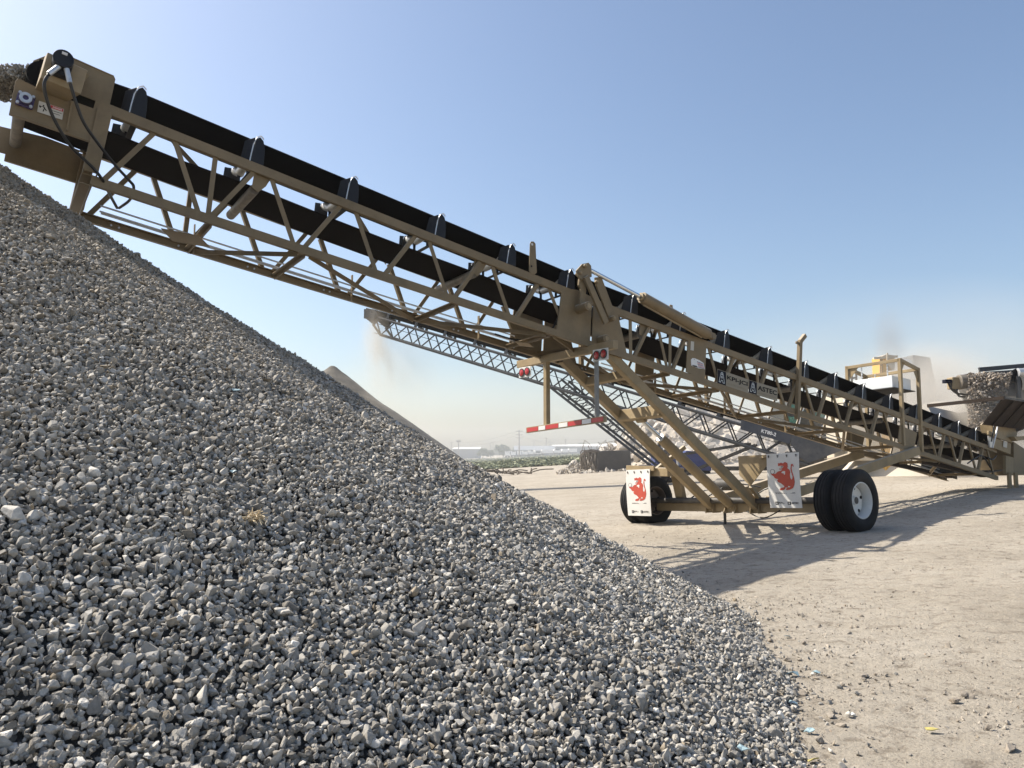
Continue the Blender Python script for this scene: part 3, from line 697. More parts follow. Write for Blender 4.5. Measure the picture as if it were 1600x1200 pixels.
# --- hinge plates, fold link and fold cylinder
def gusset(pts, o, th, name="hinge_plate"):
    return MB().prism([W(L, o, z) for L, z in (at_o(u, v, .03) for u, v in pts)], N_ * th).build(name, TAN, conv, bevel=.004)
PA = [(878, 450), (902, 453), (925, 464), (921.5, 538), (869, 521.5)]; PB = [(928, 464), (965, 489), (979, 551), (924.5, 540)]
PC = [(1075, 523), (1104, 533), (1101, 594), (1072, 581)]; PD = [(1406, 664), (1433, 676), (1428, 702), (1403, 690)]
for o, th in ((.016, .02), (FAR - .016, -.02)):
    gusset(PA, o, th); gusset(PB, o, th); gusset(PC, o, th, "cylinder_plate"); gusset(PD, o, th, "mast_plate")
def pin(u, v, o0, o1, r, name="hinge_pin"):
    L, z = at_o(u, v, o1); a = W(L, o0, z); b2 = W(L, o1, z)
    p = MB().cyl(a, b2, r, 18).build(name, TAN, conv, bevel=.005, smooth=True)
    MB().cyl(b2, b2 + LAT * .012, r * .55, 12).build("pin_cap", TAN_LIT, p, smooth=True); return p
def plate(pts, o, th, name, mtl=TAN, parent=None): return MB().prism([W(L, o, z) for L, z in (at_o(u, v, o) for u, v in pts)], LAT * th).build(name, mtl, parent or conv, bevel=.004)
pin(920, 478, .03, .30, .075); pin(948, 529, .03, .20, .07); pin(960, 497, .03, .22, .045)
plate([(899, 423), (908, 413), (918, 411), (922, 416), (923, 433), (912, 438), (905, 437), (901, 432)], .16, .03, "fold_ear")
plate([(903, 436), (912, 437), (914, 452), (911, 476), (904, 476), (905, 452), (902, 446)], .13, .04, "fold_arm")
la, za = at_o(915, 432, .22); lb, z2 = at_o(947, 505, .22)
MB().beam(W(la, .22, za), W(lb, .22, z2), .05, .11, up=UPV).build("fold_link", TAN, conv, bevel=.008)
plate([(928, 434), (938, 433), (941, 441), (960, 492), (950, 498), (930, 446)], .10, .03, "fold_link")
pin(916, 415, .10, .24, .03, "fold_pin"); pin(908, 426, .10, .22, .025, "fold_pin"); pin(934, 440, .10, .16, .03, "fold_pin")
def cylpt(u, v, o=.15): L, z = at_o(u, v, o); return W(L, o, z)
r0, r1, r2 = cylpt(920, 421), cylpt(1003, 465), cylpt(1106, 522)
MB().cyl(r0, r1 + (r2 - r1) * .05, .035, 16).build("cylinder_rod", CHROME, conv, smooth=True)
cyb = MB().cyl(r1, r2, .10, 24).build("cylinder_barrel", TAN, conv, bevel=.01, smooth=True)
d = (r2 - r1).normalized(); MB().cyl(r1 - d * .05, r1 + d * .01, .07, 20).build("gland", TAN_LIT, cyb, smooth=True)
MB().beam(r2 - d * .1, r2 + d * .12, .09, .11, up=UPV).cyl(r2 + d * .12 - LAT * .05, r2 + d * .12 + LAT * .05, .06, 18).build("rod_eye", TAN, cyb, bevel=.006)
MB().tube([r1 - UPV * .11 + d * .05, r2 - UPV * .12 - d * .15], .014, 8).build("hydraulic_line", TAN_LIT, cyb, smooth=True)
for (u, v) in ((831, 378),):
    m = MB(); m.prism(poly_o([(826, 423), (827.5, 381), (829, 377.5), (833, 377.5), (836, 381), (838, 426), (835, 429), (828, 427)], .03), N_ * .016)
    lug = m.build("lifting_lug", TAN, conv, bevel=.004)
    for (uu_, vv_, r) in ((831.5, 381.8, .02), (830.5, 416, .016)):
        L, z = at_o(uu_, vv_, .05); MB().cyl(W(L, .049, z), W(L, .0515, z), r, 12).build("lug_hole", PLATEW if vv_ < 400 else INK, lug)
L0 = at_o(1047, 480, .0)
MB().prism(poly_o([(1044, 485), (1046, 476), (1050, 477), (1051, 488)], .03), N_ * .016).build("lifting_lug", TAN, conv)
# stickers
fr = sign_frame(1079.5, 533, 1084.5, 534, 1078.8, 547, .04)
sign_poly(fr, [(0, 0), (1, 0), (1, 1), (0, 1)], SIGNW, "notice_sticker", conv, 0)
m = MB().prism(poly_o([(1079.5, 562), (1082, 559.5), (1086, 560), (1093, 563), (1099, 567), (1101.5, 577), (1097, 576), (1091, 575.5), (1085, 573), (1080, 571)], .038), N_ * .002); st = m.build("flag_sticker", INKW, conv)
MB().prism(poly_o([(1080.5, 570), (1088, 571.5), (1091, 574.5), (1084, 572.5)], .041), N_ * .001).build("sticker_dark_band", INK, st)  # dark printed band low on the sticker
for k in range(5):
    MB().prism(poly_o([(1089 + k * .5, 564.5 + k * 2.1), (1098 + k * .7, 568 + k * 1.9), (1098 + k * .7, 568.8 + k * 1.9), (1089 + k * .5, 565.5 + k * 2.1)], .041), N_ * .001).build("sticker_stripe", TAPER if k % 2 else NAVY, st)
MB().prism(poly_o([(1084.6, 561.4), (1085.4, 561.4), (1085.6, 562.2), (1084.8, 562.2)], .041), N_ * .001).build("eagle_eye", INK, st)
# name plates
def logo_A(fr, x0, x1, y0, y1, parent, mtl, nrm=None):
    """outlined road-shaped letter A emblem"""
    nrm = nrm or LAT
    def P(x, y): return fr[0] + fr[1] * (x0 + (x1 - x0) * x) + fr[2] * (y0 + (y1 - y0) * y) + nrm * .003
    m = MB(); r = (fr[2].length * (y1 - y0)) * .035
    for path in ([(.05, .0), (.30, .85), (.42, 1), (.58, 1), (.70, .85), (.95, .0), (.68, .0), (.62, .22), (.38, .22), (.32, .0), (.05, .0)], [(.40, .45), (.44, .62), (.56, .62), (.60, .45), (.40, .45)], [(.42, .75), (.46, .88), (.54, .88), (.58, .75), (.42, .75)]):
        for a, b in zip(path[:-1], path[1:]): m.beam(P(*a), P(*b), .002, r * 1.6, up=fr[2].normalized() if abs(a[0] - b[0]) > abs(a[1] - b[1]) * .3 else fr[1].normalized())
    return m.build("emblem", mtl, parent)
for (tl, tr, bl, word, sub) in (((1121, 576.5), (1169.5, 593), (1120.5, 599), "KPI-JCI", "AN ASTEC COMPANY"), ((1170.2, 593.5), (1215, 607), (1169.6, 614), "ASTEC", "MOBILE SCREENS")):
    fr = sign_frame(*tl, *tr, *bl, .035)
    np_ = sign_poly(fr, [(0, 0), (1, 0), (1, 1), (0, 1)], SIGNBG, "name_plate", conv, 0)
    sign_poly(fr, [(.01, .03), (.27, .03), (.27, .97), (.01, .97)], NAVYSIGN, "dark_panel", np_, .002)
    logo_A(fr, .045, .235, .16, .86, np_, GALV)
    uR, uU = fr[1].normalized(), fr[2].normalized()
    text_mesh("lettering", word, on_sign(fr, .30, .42), uR, uU, LAT, INK, np_, fr[1].length * .67, fr[2].length * .37, .004)
    text_mesh("small_lettering", sub, on_sign(fr, .31, .17), uR, uU, LAT, INKT, np_, fr[1].length * .62, fr[2].length * .11, .004)
# --- service masts and magnet frame
m = MB(); L0, z0 = at_o(1245.5, 655, .05); L1, z1 = at_o(1250, 532, .05); L2, z2 = at_o(1257.5, 524, .05)
m.beam(W(L0, .05, z0), W(L1, .05, z1), .075, .085, up=E_); m.beam(W(L1, .05, z1 - .02), W(L2, .05, z2), .075, .085, up=E_)
m.beam(W(L1 - .14, .05, z1 - .05), W(L1, .05, z1 - .07), .03, .05)
m.build("support_mast", TAN, conv, bevel=.006)
mf = MB(); La, zA = at_o(1403.5, 560, 0); Lb, zB = at_o(1432, 575, 0); Lp, zP = at_o(1406, 690, 0)
zf = lambda L: zA + (zB - zA) / (Lb - La) * (L - La)
for o in (.03, FAR - .03):
    for L in (La, Lb): mf.beam(W(L, o, zb(L) - .02), W(L, o, zf(L)), .075, .075, up=E_)
    mf.beam(W(La, o, zf(La) - .04), W(Lb, o, zf(Lb) - .04), .07, .075)
    for L, s in ((La, 1), (Lb, -1)): mf.prism([W(L + s * .035, o - .005, zf(L) - .06), W(L + s * .2, o - .005, zf(L) - .09), W(L + s * .16, o - .005, zf(L) - .16), W(L + s * .09, o - .005, zf(L) - .26), W(L + s * .035, o - .005, zf(L) - .36)], N_ * .012)
for L in (La, Lb): mf.beam(W(L, .03, zf(L) - .04), W(L, FAR - .03, zf(L) - .04), .075, .07)
for L in (La,): mf.prism([W(L, FAR + .03, zf(L) - .08), W(L, FAR + .25, zf(L) - .08), W(L, FAR + .03, zf(L) - .33)], E_ * .012)
mf.build("magnet_frame", TAN_LIT, conv, bevel=.004)
Lc = (La + Lb) / 2 + .0
mg = thing("suspended_magnet", "white box magnet hung on chains inside the tan frame above the belt", "magnet", W(Lc, -.62, zt(Lc) + .6))
zm0 = 3.0
LM0, LM1, oM0, oM1 = La - .12, Lb - .1, -1.06, -.10
m = MB(); q = lambda L, o, z: W(L, o, z)
zc = lambda L: zt(L) * 0 + 3.02 - .06 * (L - La)
m.add([q(LM0, oM1, zc(LM0)), q(LM1, oM1, zc(LM1)), q(LM1, oM0, zc(LM1)), q(LM0, oM0, zc(LM0)), q(LM0, oM1, zc(LM0) + .27), q(LM1, oM1, zc(LM1) + .27), q(LM1, oM0, zc(LM1) + .27), q(LM0, oM0, zc(LM0) + .27)],
      [(0, 1, 2, 3), (7, 6, 5, 4), (0, 4, 5, 1), (1, 5, 6, 2), (2, 6, 7, 3), (3, 7, 4, 0)]).build("magnet_body", MAGW, mg, bevel=.006)
m = MB(); m.prism([q(LM0 - .02, oM1 + .04, zc(LM0) - .02), q(LM1 + .12, oM1 + .04, zc(LM1) - .02), q(LM1 + .12, oM0 - .04, zc(LM1) - .02), q(LM0 - .02, oM0 - .04, zc(LM0) - .02)], Vector((0, 0, .018))).build("base_plate", DKSTEEL, mg)
for L in (LM0 + .14, LM1 - .1):
    for o in (-.28, -.92):
        m = MB(); zz = zc(L) + .27; n_ = 9; top = zf(L) - .08
        for k in range(n_):
            z0_ = zz + (top - zz) * k / n_; hh = (top - zz) / n_
            m.box(q(L, o, z0_ + hh / 2), .034 if k % 2 else .012, .012 if k % 2 else .034, hh * 1.15, (E_, N_, Vector((0, 0, 1))))
        m.build("chain", GALV, mg)

# --- rear cross beam with tail lamps and striped bumper bar
LB = -4.15
m = MB(); m.beam(W(LB, .62, 3.145), W(LB, -1.95, 3.20), .11, .13)
m.build("hinge_cross_beam", TAN_LIT, conv, bevel=.006)
MB().angle(W(LB + .25, .02, 3.25), W(LB - .1, FAR, 3.32), .06, .012).build("cross_brace", TAN, conv)
for o, w in ((-1.13, .085), (.17, .055)):
    MB().beam(W(LB, o, 3.12), W(LB, o, 2.0), w, w, up=E_).build("bumper_post", TAN_LIT if o < 0 else POSTG, conv, bevel=.004)
bz = lambda o: 1.995 + .012 * (o + .6)
bb = MB().beam(W(LB - .06, .44, bz(.4)), W(LB - .06, -1.62, bz(-1.6)), .05, .10).build("bumper_bar", TAN_LIT, conv, bevel=.004)
edges = [-1.60, -1.26, -1.06, -.70, -.46, -.10, .13, .42]
for k in range(7):
    a, b2 = edges[k] + .006, edges[k + 1] - .006
    x = LB - .0865 - .001 * (k % 2)
    MB().prism([W(x, a, bz(a) - .035), W(x, b2, bz(b2) - .035), W(x, b2, bz(b2) + .035), W(x, a, bz(a) + .035)], E_ * -.002).build("reflector_strip", TAPEW if k % 2 else TAPER, bb)
for (oc, zc_) in ((.36, 3.02), (-1.66, 3.02)):
    pl_ = MB().box(W(LB - .08, oc, zc_), .012, .36, .185, (E_, N_, Vector((0, 0, 1)))).build("lamp_panel", PLATEW, conv, bevel=.004)
    for s in (-.082, .082):
        cc = W(LB - .088, oc + s, zc_)
        ring = MB().lathe(cc, -E_, [(.062, 0), (.076, 0), (.076, .014), (.062, .014)], 24).build("lamp_ring", HOSE, pl_, smooth=True)
        MB().lathe(cc, -E_, [(0.0001, .022), (.035, .020), (.058, .012), (.062, .0), (.0001, .0)], 24, closed=False).build("tail_lamp", LAMPRED, pl_, smooth=True)

BRK = [(-.19, 1.45), (.50, 1.45), (.49, 1.29), (.07, .88), (-.17, 1.09)]; TNK = [(-1.30, .92), (-.93, .92)]
# --- undercarriage: legs, cross beams, lift cylinder, axle, radius arms
for o in (-.08, FAR + .08):
    MB().beam(W(-3.78, o, 3.22), W(.06, o, .50), .13, .17, up=UPV).build("support_leg", TAN_LIT, conv, bevel=.012)
    m = MB(); m.prism([W(-.02, o - .10, .36), W(.24, o - .10, .36), W(.24, o - .10, .58), W(.16, o - .10, .66), W(.02, o - .10, .62)], N_ * .016)
    m.prism([W(-.02, o + .085, .36), W(.24, o + .085, .36), W(.24, o + .085, .58), W(.16, o + .085, .66), W(.02, o + .085, .62)], N_ * .016)
    m.cyl(W(.1, o - .14, .52), W(.1, o + .14, .52), .04, 14).build("leg_bracket", TAN_LIT, conv, bevel=.004)
LG = lambda z: -3.78 + (3.22 - z) / (3.22 - .50) * 3.84
MB().beam(W(LG(2.24), -.10, 2.24), W(LG(2.24), FAR + .10, 2.24), .17, .20, up=UPV).build("leg_cross_beam", TAN_LIT, conv, bevel=.01)
MB().beam(W(LG(2.83), -.10, 2.83), W(LG(2.83), FAR + .10, 2.83), .11, .15, up=UPV).build("leg_cross_beam", TAN_LIT, conv, bevel=.01)
b0 = W(.06, -.66, .50); b1 = W(LG(2.24) + .04, -.66, 2.13); d = (b1 - b0)
lc = MB().cyl(b0 + d * .02, b0 + d * .80, .095, 24).build("lift_cylinder", TAN_LIT, conv, bevel=.01, smooth=True)
MB().cyl(b0 + d * .78, b1, .042, 16).build("lift_rod", CHROME, lc, smooth=True)
MB().cyl(b0 + d * .785, b0 + d * .81, .075, 20).build("gland", GALV, lc, smooth=True)
MB().cyl(b1 - LAT * .1, b1 + LAT * .1, .05, 16).build("rod_pin", TAN_LIT, lc, smooth=True)
m = MB(); m.prism([W(-.04, -.80, .36), W(.22, -.80, .36), W(.22, -.80, .56), W(.1, -.80, .64)], N_ * .016); m.prism([W(-.04, -.54, .36), W(.22, -.54, .36), W(.22, -.54, .56), W(.1, -.54, .64)], N_ * .016); m.build("cylinder_bracket", TAN_LIT, conv)
m = MB(); m.beam(W(.16, 1.5, .50), W(.16, -2.7, .50), .20, .23); m.build("axle_beam", TAN_LIT, conv, bevel=.012)
MB().beam(W(.30, 1.4, .62), W(.30, -2.5, .62), .06, .05).build("axle_rail", TAN_LIT, conv)
MB().cyl(W(0, 2.0, .607), W(0, -3.2, .607), .06, 16).build("axle_shaft", DKSTEEL, conv, smooth=True)
for o in (.0, FAR):
    MB().beam(W(5.75, o - .02 if o < -.5 else .10, zb(5.75) - .05), W(.2, o if o < -.5 else .10, .58), .11, .20).build("radius_arm", TAN_LIT, conv, bevel=.01)
MB().beam(W(.2, -.95, .40), W(.2, -.95, gz(*(W(.2, -.95, 0)[:2])) + .0), .045, .045).build("jack_stand", DKSTEEL, conv)
m = MB(); m.prism([W(-.3, o, z) for o, z in BRK], E_ * .014); m.build("fender_bracket", TAN_LIT, conv, bevel=.004)
MB().beam(W(-.27, BRK[3][0], BRK[3][1]), W(.12, BRK[3][0] - .05, .55), .07, .07).build("bracket_arm", TAN_LIT, conv)
MB().beam(W(-.28, .30, 1.40), W(-.585, .80, 1.43), .05, .04).build("flap_hanger_bar", TAN_LIT, conv)
MB().cyl(W(.4, TNK[0][0] + .02, TNK[0][1]), W(.4, TNK[1][0] + .03, TNK[0][1]), .125, 20).build("air_tank", DKSTEEL, conv, bevel=.02, smooth=True)
for k, (a, bq) in enumerate((((.2, -1.5, .62), (.5, -.3, .85)), ((.2, -1.9, .62), (.3, -.9, .66)), ((.3, -.4, .6), (.5, .3, .7)))):
    A = W(*a); B = W(*bq); mid = (A + B) / 2 + Vector((0, 0, .18)); MB().tube(smooth_path([A, mid, B]), .014, 8).build("air_hose", HOSE, conv, smooth=True)
A = W(.05, -.3, .40); B = W(.05, .45, .42); MB().tube(smooth_path([A, (A + B) / 2 - Vector((0, 0, .13)), B]), .012, 8).build("air_hose", HOSE, conv, smooth=True)
# tan box fender by the far wheels
m = MB(); m.box(W(-.30, -2.25, 1.22), .5, .95, .17, (E_, LAT, Vector((0, 0, 1)))); m.build("fender_box", TAN_LIT, conv, bevel=.008)
m = MB(); m.beam(W(-.05, -2.0, 1.14), W(.1, -2.0, .60), .2, .12, up=E_).build("fender_post", TAN_LIT, conv)
MB().beam(W(.6, -2.35, 1.75), W(-.1, -2.5, 1.28), .09, .09).build("draw_strut", TAN_LIT, conv, bevel=.006)

# --- wheels
def wheel(o, facing, RIM=RIM):
    ce = W(0, o, .607); prof = []
    R, wd = .525, .28
    outer = [(.305, -wd / 2 + .02), (.33, -wd / 2), (.42, -wd / 2 - .008), (.485, -wd / 2 + .008), (.515, -wd / 2 + .035)]
    for g in (-.085, -.03, .03, .085):
        outer += [(R, g - .022), (R, g - .008), (R - .014, g - .006), (R - .014, g + .006), (R, g + .008), (R, g + .022)]
    outer += [(.515, wd / 2 - .035), (.485, wd / 2 - .008), (.42, wd / 2 + .008), (.33, wd / 2), (.305, wd / 2 - .02)]
    t = MB().lathe(ce, LAT, outer, 64).build("tyre", TYRE, conv, smooth=True)
    f = facing
    rp = [(.285, -wd / 2 + .015), (.315, -wd / 2 + .02), (.318, -wd / 2 + .03), (.285, -.02), (.285, .02), (.318, wd / 2 - .03), (.315, wd / 2 - .02), (.292, wd / 2 - .012), (.285, wd / 2 - .03), (.262, .05), (.262, -.05), (.28, -wd / 2 + .03)]
    rm = MB().lathe(ce, LAT, rp, 48).build("rim", RIM, conv, smooth=True)
    dz = -.055 * f
    MB().lathe(ce + LAT * dz, LAT * f, [(.264, .0), (.24, .035), (.20, .04), (.12, .015), (.11, .03), (.0001, .03), (.0001, -.01), (.264, -.012)], 40, closed=False).build("disc", RIM, rm, smooth=True)
    for k in range(5):
        a = 2 * math.pi * k / 5 + .4; d0, s0, u0 = frame_of(LAT * f); pc = ce + LAT * (dz + .034 * f) + (s0 * math.cos(a) + u0 * math.sin(a)) * .205
        MB().lathe(pc, LAT * f, [(.0001, .006), (.03, .006), (.03, -.02), (.0001, -.02)], 14, closed=False).build("hand_hole", INK, rm)
    MB().cyl(ce + LAT * (dz + .02 * f), ce + LAT * (dz + .07 * f), .075, 20).build("hub", RIM, rm, bevel=.008, smooth=True)
for o, f in ((1.98, 1), (1.64, -1), (-2.76, 1), (-3.11, -1)): wheel(o, f, RIM if o > 0 else RIM_SHADE)

# --- printed mud flaps
DR = [(302, 300), (316, 292), (330, 300), (350, 290), (372, 286), (384, 296), (408, 300), (424, 286), (444, 276), (458, 284), (470, 292), (486, 296), (484, 318), (496, 330), (486, 348), (496, 364), (482, 380), (490, 400),
      (512, 412), (530, 440), (534, 470), (526, 500), (528, 560), (548, 600), (566, 580), (572, 540), (560, 500), (550, 460), (540, 400), (546, 360), (552, 325), (575, 315), (590, 330), (602, 355), (596, 378), (588, 360), (576, 345), (566, 360), (562, 400), (570, 450), (588, 520), (602, 580), (606, 640), (596, 690), (578, 730), (566, 752), (540, 765), (500, 782), (450, 788), (428, 782), (440, 758), (468, 742), (420, 742),
      (424, 760), (400, 780), (370, 790), (316, 788), (312, 770), (330, 752), (366, 740), (400, 734), (404, 716), (380, 690), (340, 660), (300, 645), (284, 630), (276, 604), (300, 585), (250, 576), (228, 560), (210, 530), (176, 510), (158, 480), (152, 452), (166, 458), (184, 474), (216, 486), (250, 488), (276, 466), (300, 446), (330, 440), (360, 430), (384, 412), (350, 410), (326, 408), (328, 392), (352, 396), (384, 390), (400, 378), (412, 352), (388, 346), (340, 342), (318, 350), (304, 338), (310, 320)]
def tri_poly(pts2, place):
    """fill a flat outline"""
    bm = bmesh.new(); vs = [bm.verts.new((x, y, 0)) for x, y in pts2]; f = bm.faces.new(vs); bmesh.ops.triangulate(bm, faces=[f]); bm.verts.index_update()
    V = [place(v.co.x, v.co.y) for v in bm.verts]; F = [tuple(v.index for v in q.verts) for q in bm.faces]; bm.free(); return V, F
def mud_flap(Lf, o0, o1, z0, z1, lean, label):
    def P(x, y, lift=0.):  # x 0..1 left to right seen from behind, y 0..1 up
        o = o0 + (o1 - o0) * x + lean * (1 - y); L = Lf - lift - .03 * math.sin(y * 2.6) + .012 * math.sin(x * 3.5 + 2) * (1 - y)
        return W(L, o, z0 + (z1 - z0) * y)
    nX, nY = 10, 14; m = MB(); g = [[P(i / nX, j / nY) for i in range(nX + 1)] for j in range(nY + 1)]
    vs = [p for r in g for p in r]; k = len(vs); vs += [p + E_ * .008 for p in vs]
    fs = []; w1 = nX + 1
    for j in range(nY):
        for i in range(nX):
            a = j * w1 + i; fs += [(a, a + 1, a + w1 + 1, a + w1), (k + a, k + a + w1, k + a + w1 + 1, k + a + 1)]
    for i in range(nX): fs += [(i, k + i, k + i + 1, i + 1), (nY * w1 + i, nY * w1 + i + 1, k + nY * w1 + i + 1, k + nY * w1 + i)]
    for j in range(nY): fs += [(j * w1, (j + 1) * w1, k + (j + 1) * w1, k + j * w1), (j * w1 + nX, k + j * w1 + nX, k + (j + 1) * w1 + nX, (j + 1) * w1 + nX)]
    m.add(vs, fs); fl = m.build("mud_flap", FLAP, conv, smooth=True)
    fx = lambda X: (X - 85) / 610.; fy = lambda Y: 1 - (Y - 112) / 998.
    V, F = tri_poly([(fx(x), fy(y)) for x, y in DR], lambda x, y: P(x, y, .0035)); MB().add(V, F).build("dragon_emblem", RED, fl)
    def blob(pts, mtl, nm, lift): MB().add([P(fx(x), fy(y), lift) for x, y in pts], [tuple(range(len(pts)))]).build(nm, mtl, fl)
    MB().add([P(fx(195 + 47 * math.cos(t)), fy(445 + 45 * math.sin(t)), .004) for t in np.linspace(0, 6.28, 21)[:-1]], [tuple(range(20))]).build("ball_outline", INK, fl)
    MB().add([P(fx(195 + 39 * math.cos(t)), fy(445 + 38 * math.sin(t)), .005) for t in np.linspace(0, 6.28, 21)[:-1]], [tuple(range(20))]).build("ball", FLAP, fl)
    blob([(365, 465), (400, 440), (440, 445), (432, 508), (415, 505), (408, 480), (380, 480)], FLAP, "wing_mark", .0045)
    blob([(480, 712), (522, 722), (500, 738), (478, 735)], FLAP, "belly_mark", .0045)
    blob([(318, 352), (350, 346), (408, 356), (396, 376), (352, 392), (330, 388)], FLAP, "teeth", .0045)
    blob([(350, 362), (392, 354), (404, 362), (370, 376)], INK, "mouth", .005)
    right = (P(1, .2) - P(0, .2)).normalized(); up = Vector((0, 0, 1)); wF = (P(1, 0) - P(0, 0)).length; hF = z1 - z0
    text_mesh("web_address", "www.kpijci.com", P(fx(218), fy(858), .004), right, up, -E_, INK, fl, wF * .62, hF * .034, .001)
    for x0 in (200, 440):
        blob([(x0, 995), (x0 + 58, 995), (x0 + 58, 1052), (x0, 1052)], INK, "logo_block", .004)
        blob([(x0 + 16, 1040), (x0 + 24, 1006), (x0 + 34, 1006), (x0 + 43, 1040)], GALV, "logo_mark", .005)
    text_mesh("maker_name", "KPI-JCI", P(fx(266), fy(1038), .004), right, up, -E_, INK, fl, wF * .255, hF * .034, .001)
    text_mesh("maker_name", "ASTEC", P(fx(506), fy(1038), .004), right, up, -E_, INK, fl, wF * .23, hF * .034, .001)
    for k in range(4):
        x = .07 + k * .285; cc = P(x, .955, .004); MB().cyl(cc, cc - E_ * .012, .014, 8).build("flap_bolt", DKSTEEL, fl)
        cc = P(x, .93, .004); MB().cyl(cc, cc - E_ * .01, .008, 8).build("flap_bolt", DKSTEEL, fl)
mud_flap(-.60, .69, 1.345, .50, 1.45, .03, "")
mud_flap(-.62, -2.90, -2.19, .31, 1.28, .02, "")
MB().box(W(-.60, -2.5, 1.31), .05, .82, .10, (E_, LAT, Vector((0, 0, 1)))).build("flap_hanger_bar", TAN_LIT, conv, bevel=.004)

# --- hydraulic pipes along the far lower chord
for dz, do in ((.02, .16), (.07, .22), (-.05, .30)):
    MB().tube([W(-11.1, FAR + do, zb(-11.1) + dz), W(-7., FAR + do, zb(-7.) + dz - .02), W(-4.9, FAR + do, zb(-4.9) + dz)], .0125, 8).build("hydraulic_pipe", GALV, conv, smooth=True)
    MB().tube([W(-3.0, FAR + do, zb(-3.) + dz), W(9.0, FAR + do, zb(9.) + dz)], .0125, 8).build("hydraulic_pipe", GALV, conv, smooth=True)
for L in (-10.0, -7.8, -5.6, -1.6, .4, 2.4): MB().beam(W(L, FAR + .2, zb(L) - .16), W(L, FAR + .2, zb(L) + .22), .05, .012, up=E_).build("pipe_bracket", TAN, conv)
A = W(-5.3, FAR + .22, zb(-5.) + .05)
MB().tube(smooth_path([A, W(-4.9, -.9, zb(-4.9) - .02), W(-4.55, -.6, zb(-4.5) + .12), W(-4.4, -.45, zb(-4.4) + .45)]), .016, 8).build("hydraulic_hose", HOSE, conv, smooth=True)

# --- tail: feed hopper, side boxes, skid
hop = MB(); H0 = 8.5; H1 = 10.9
cT = lambda L, o, z: W(L, o, z)
t = .012
hop.prism([cT(H0, .82, 2.80), cT(H1, .82, 2.72), cT(H1, .30, 2.12), cT(H0 + .05, .30, 2.2)], N_ * -t)                      # near sloping wall
for L in (H0 + .55, H0 + 1.15, H0 + 1.75): hop.beam(cT(L, .84, 2.75), cT(L - .02, .32, 2.19), .04, .04, up=E_)
ho = hop.build("feed_hopper", BROWN, conv)
MB().beam(cT(H0, .86, 2.81), cT(H0, -1.0, 2.80), .08, .085).build("hopper_rim", BROWN, ho)
MB().beam(cT(H0, .82, 2.82), cT(H1, .82, 2.74), .06, .05).build("hopper_rim", DKSTEEL, ho)
MB().prism([cT(H0, -1.0, 2.80), cT(H1, -1.35, 2.72), cT(H1, -1.0, 1.72), cT(H0 + .1, -.62, 1.80)], N_ * -t).build("hopper_liner", HOPIN, ho)
MB().prism([cT(H1, .82, 2.72), cT(H1, .30, 2.12), cT(H1, -1.0, 1.72), cT(H1, -1.35, 2.72)], E_ * t).build("hopper_back", BROWN, ho)
def side_box(pts, o, th, name, mtl=TAN_LIT): return MB().prism([W(L, o, z) for L, z in (at_o(u, v, o) for u, v in pts)], LAT * th).build(name, mtl, conv, bevel=.006)
side_box([(1550, 662), (1560, 655), (1592, 667), (1588, 684), (1580, 686), (1552, 676)], .12, -.3, "hopper_box")
side_box([(1545, 673), (1582, 686), (1582, 692), (1545, 679)], .16, -.05, "hopper_rail")
side_box([(1554, 684), (1580, 693), (1579, 710), (1553, 700)], .10, -.05, "skirt_box")
side_box([(1545, 681), (1554, 684), (1552, 700), (1547, 699)], .08, -.04, "skirt_box", GALV)
side_box([(1568, 689), (1574, 691), (1573, 700), (1567, 698)], .115, .004, "notice_sticker", SIGNW)
side_box([(1572, 712), (1584, 715), (1584, 742), (1572, 740)], .06, -.08, "tail_plate")
side_box([(1584, 690), (1608, 706), (1608, 742), (1584, 742)], .05, -.9, "tail_box", TAN)
side_box([(1584, 682), (1608, 681), (1608, 686), (1590, 689)], .3, -.15, "tail_lip", TAN_LIT)
for (u0, u1) in ((1574, 1579), (1585, 1588)):
    L, z = at_o((u0 + u1) / 2, 738, .08); w_ = W(L, .08, z); MB().beam(w_, Vector((w_.x, w_.y, gz(w_.x, w_.y) - .01)), .08, .08).build("skid_leg", TAN_LIT, conv)
m = MB(); Ls0 = 6.9
m.beam(W(6.6, -.2, zb(6.6) - .16), W(9.6, -.2, zb(9.6) - .02), .12, .10); m.beam(W(6.6, -1.05, zb(6.6) - .16), W(9.6, -1.05, zb(9.6) - .02), .12, .10); m.build("skid_beam", BROWN, conv)
MB().prism([W(9.0, .02, zb(9.0) - .1), W(10.2, .02, zb(10.2) + .2), W(10.2, -1.25, zb(10.2) + .2), W(9.0, -1.25, zb(9.0) - .1)], Vector((0, 0, .02))).build("tail_pan", DKSTEEL, conv)
MB().prism([W(8.4, -1.2, zb(8.4)), W(10.3, -1.2, zb(10.3)), W(10.3, -1.2, zt(10.3)), W(8.4, -1.2, zt(8.4))], N_ * .012).build("tail_side_plate", DKSTEEL, conv)
for pts in ([(1551, 700, .2), (1556, 680, .25), (1560, 661, .25), (1565, 657, .2), (1575, 661, .2), (1590, 666, .1), (1605, 668, .0)], [(1549, 690, .18), (1553, 668, .22), (1556, 660, .22), (1564, 656, .2)], [(1512, 724, .06), (1524, 716, .07), (1533, 712, .07), (1540, 718, .06), (1547, 730, .05)], [(1544, 715, .06), (1551, 718, .08), (1557, 712, .06)]):
    MB().tube(smooth_path([hz(*q) for q in pts]), .018, 8).build("hydraulic_hose", GALV if pts[0][0] == 1551 else HOSE, conv, smooth=True)
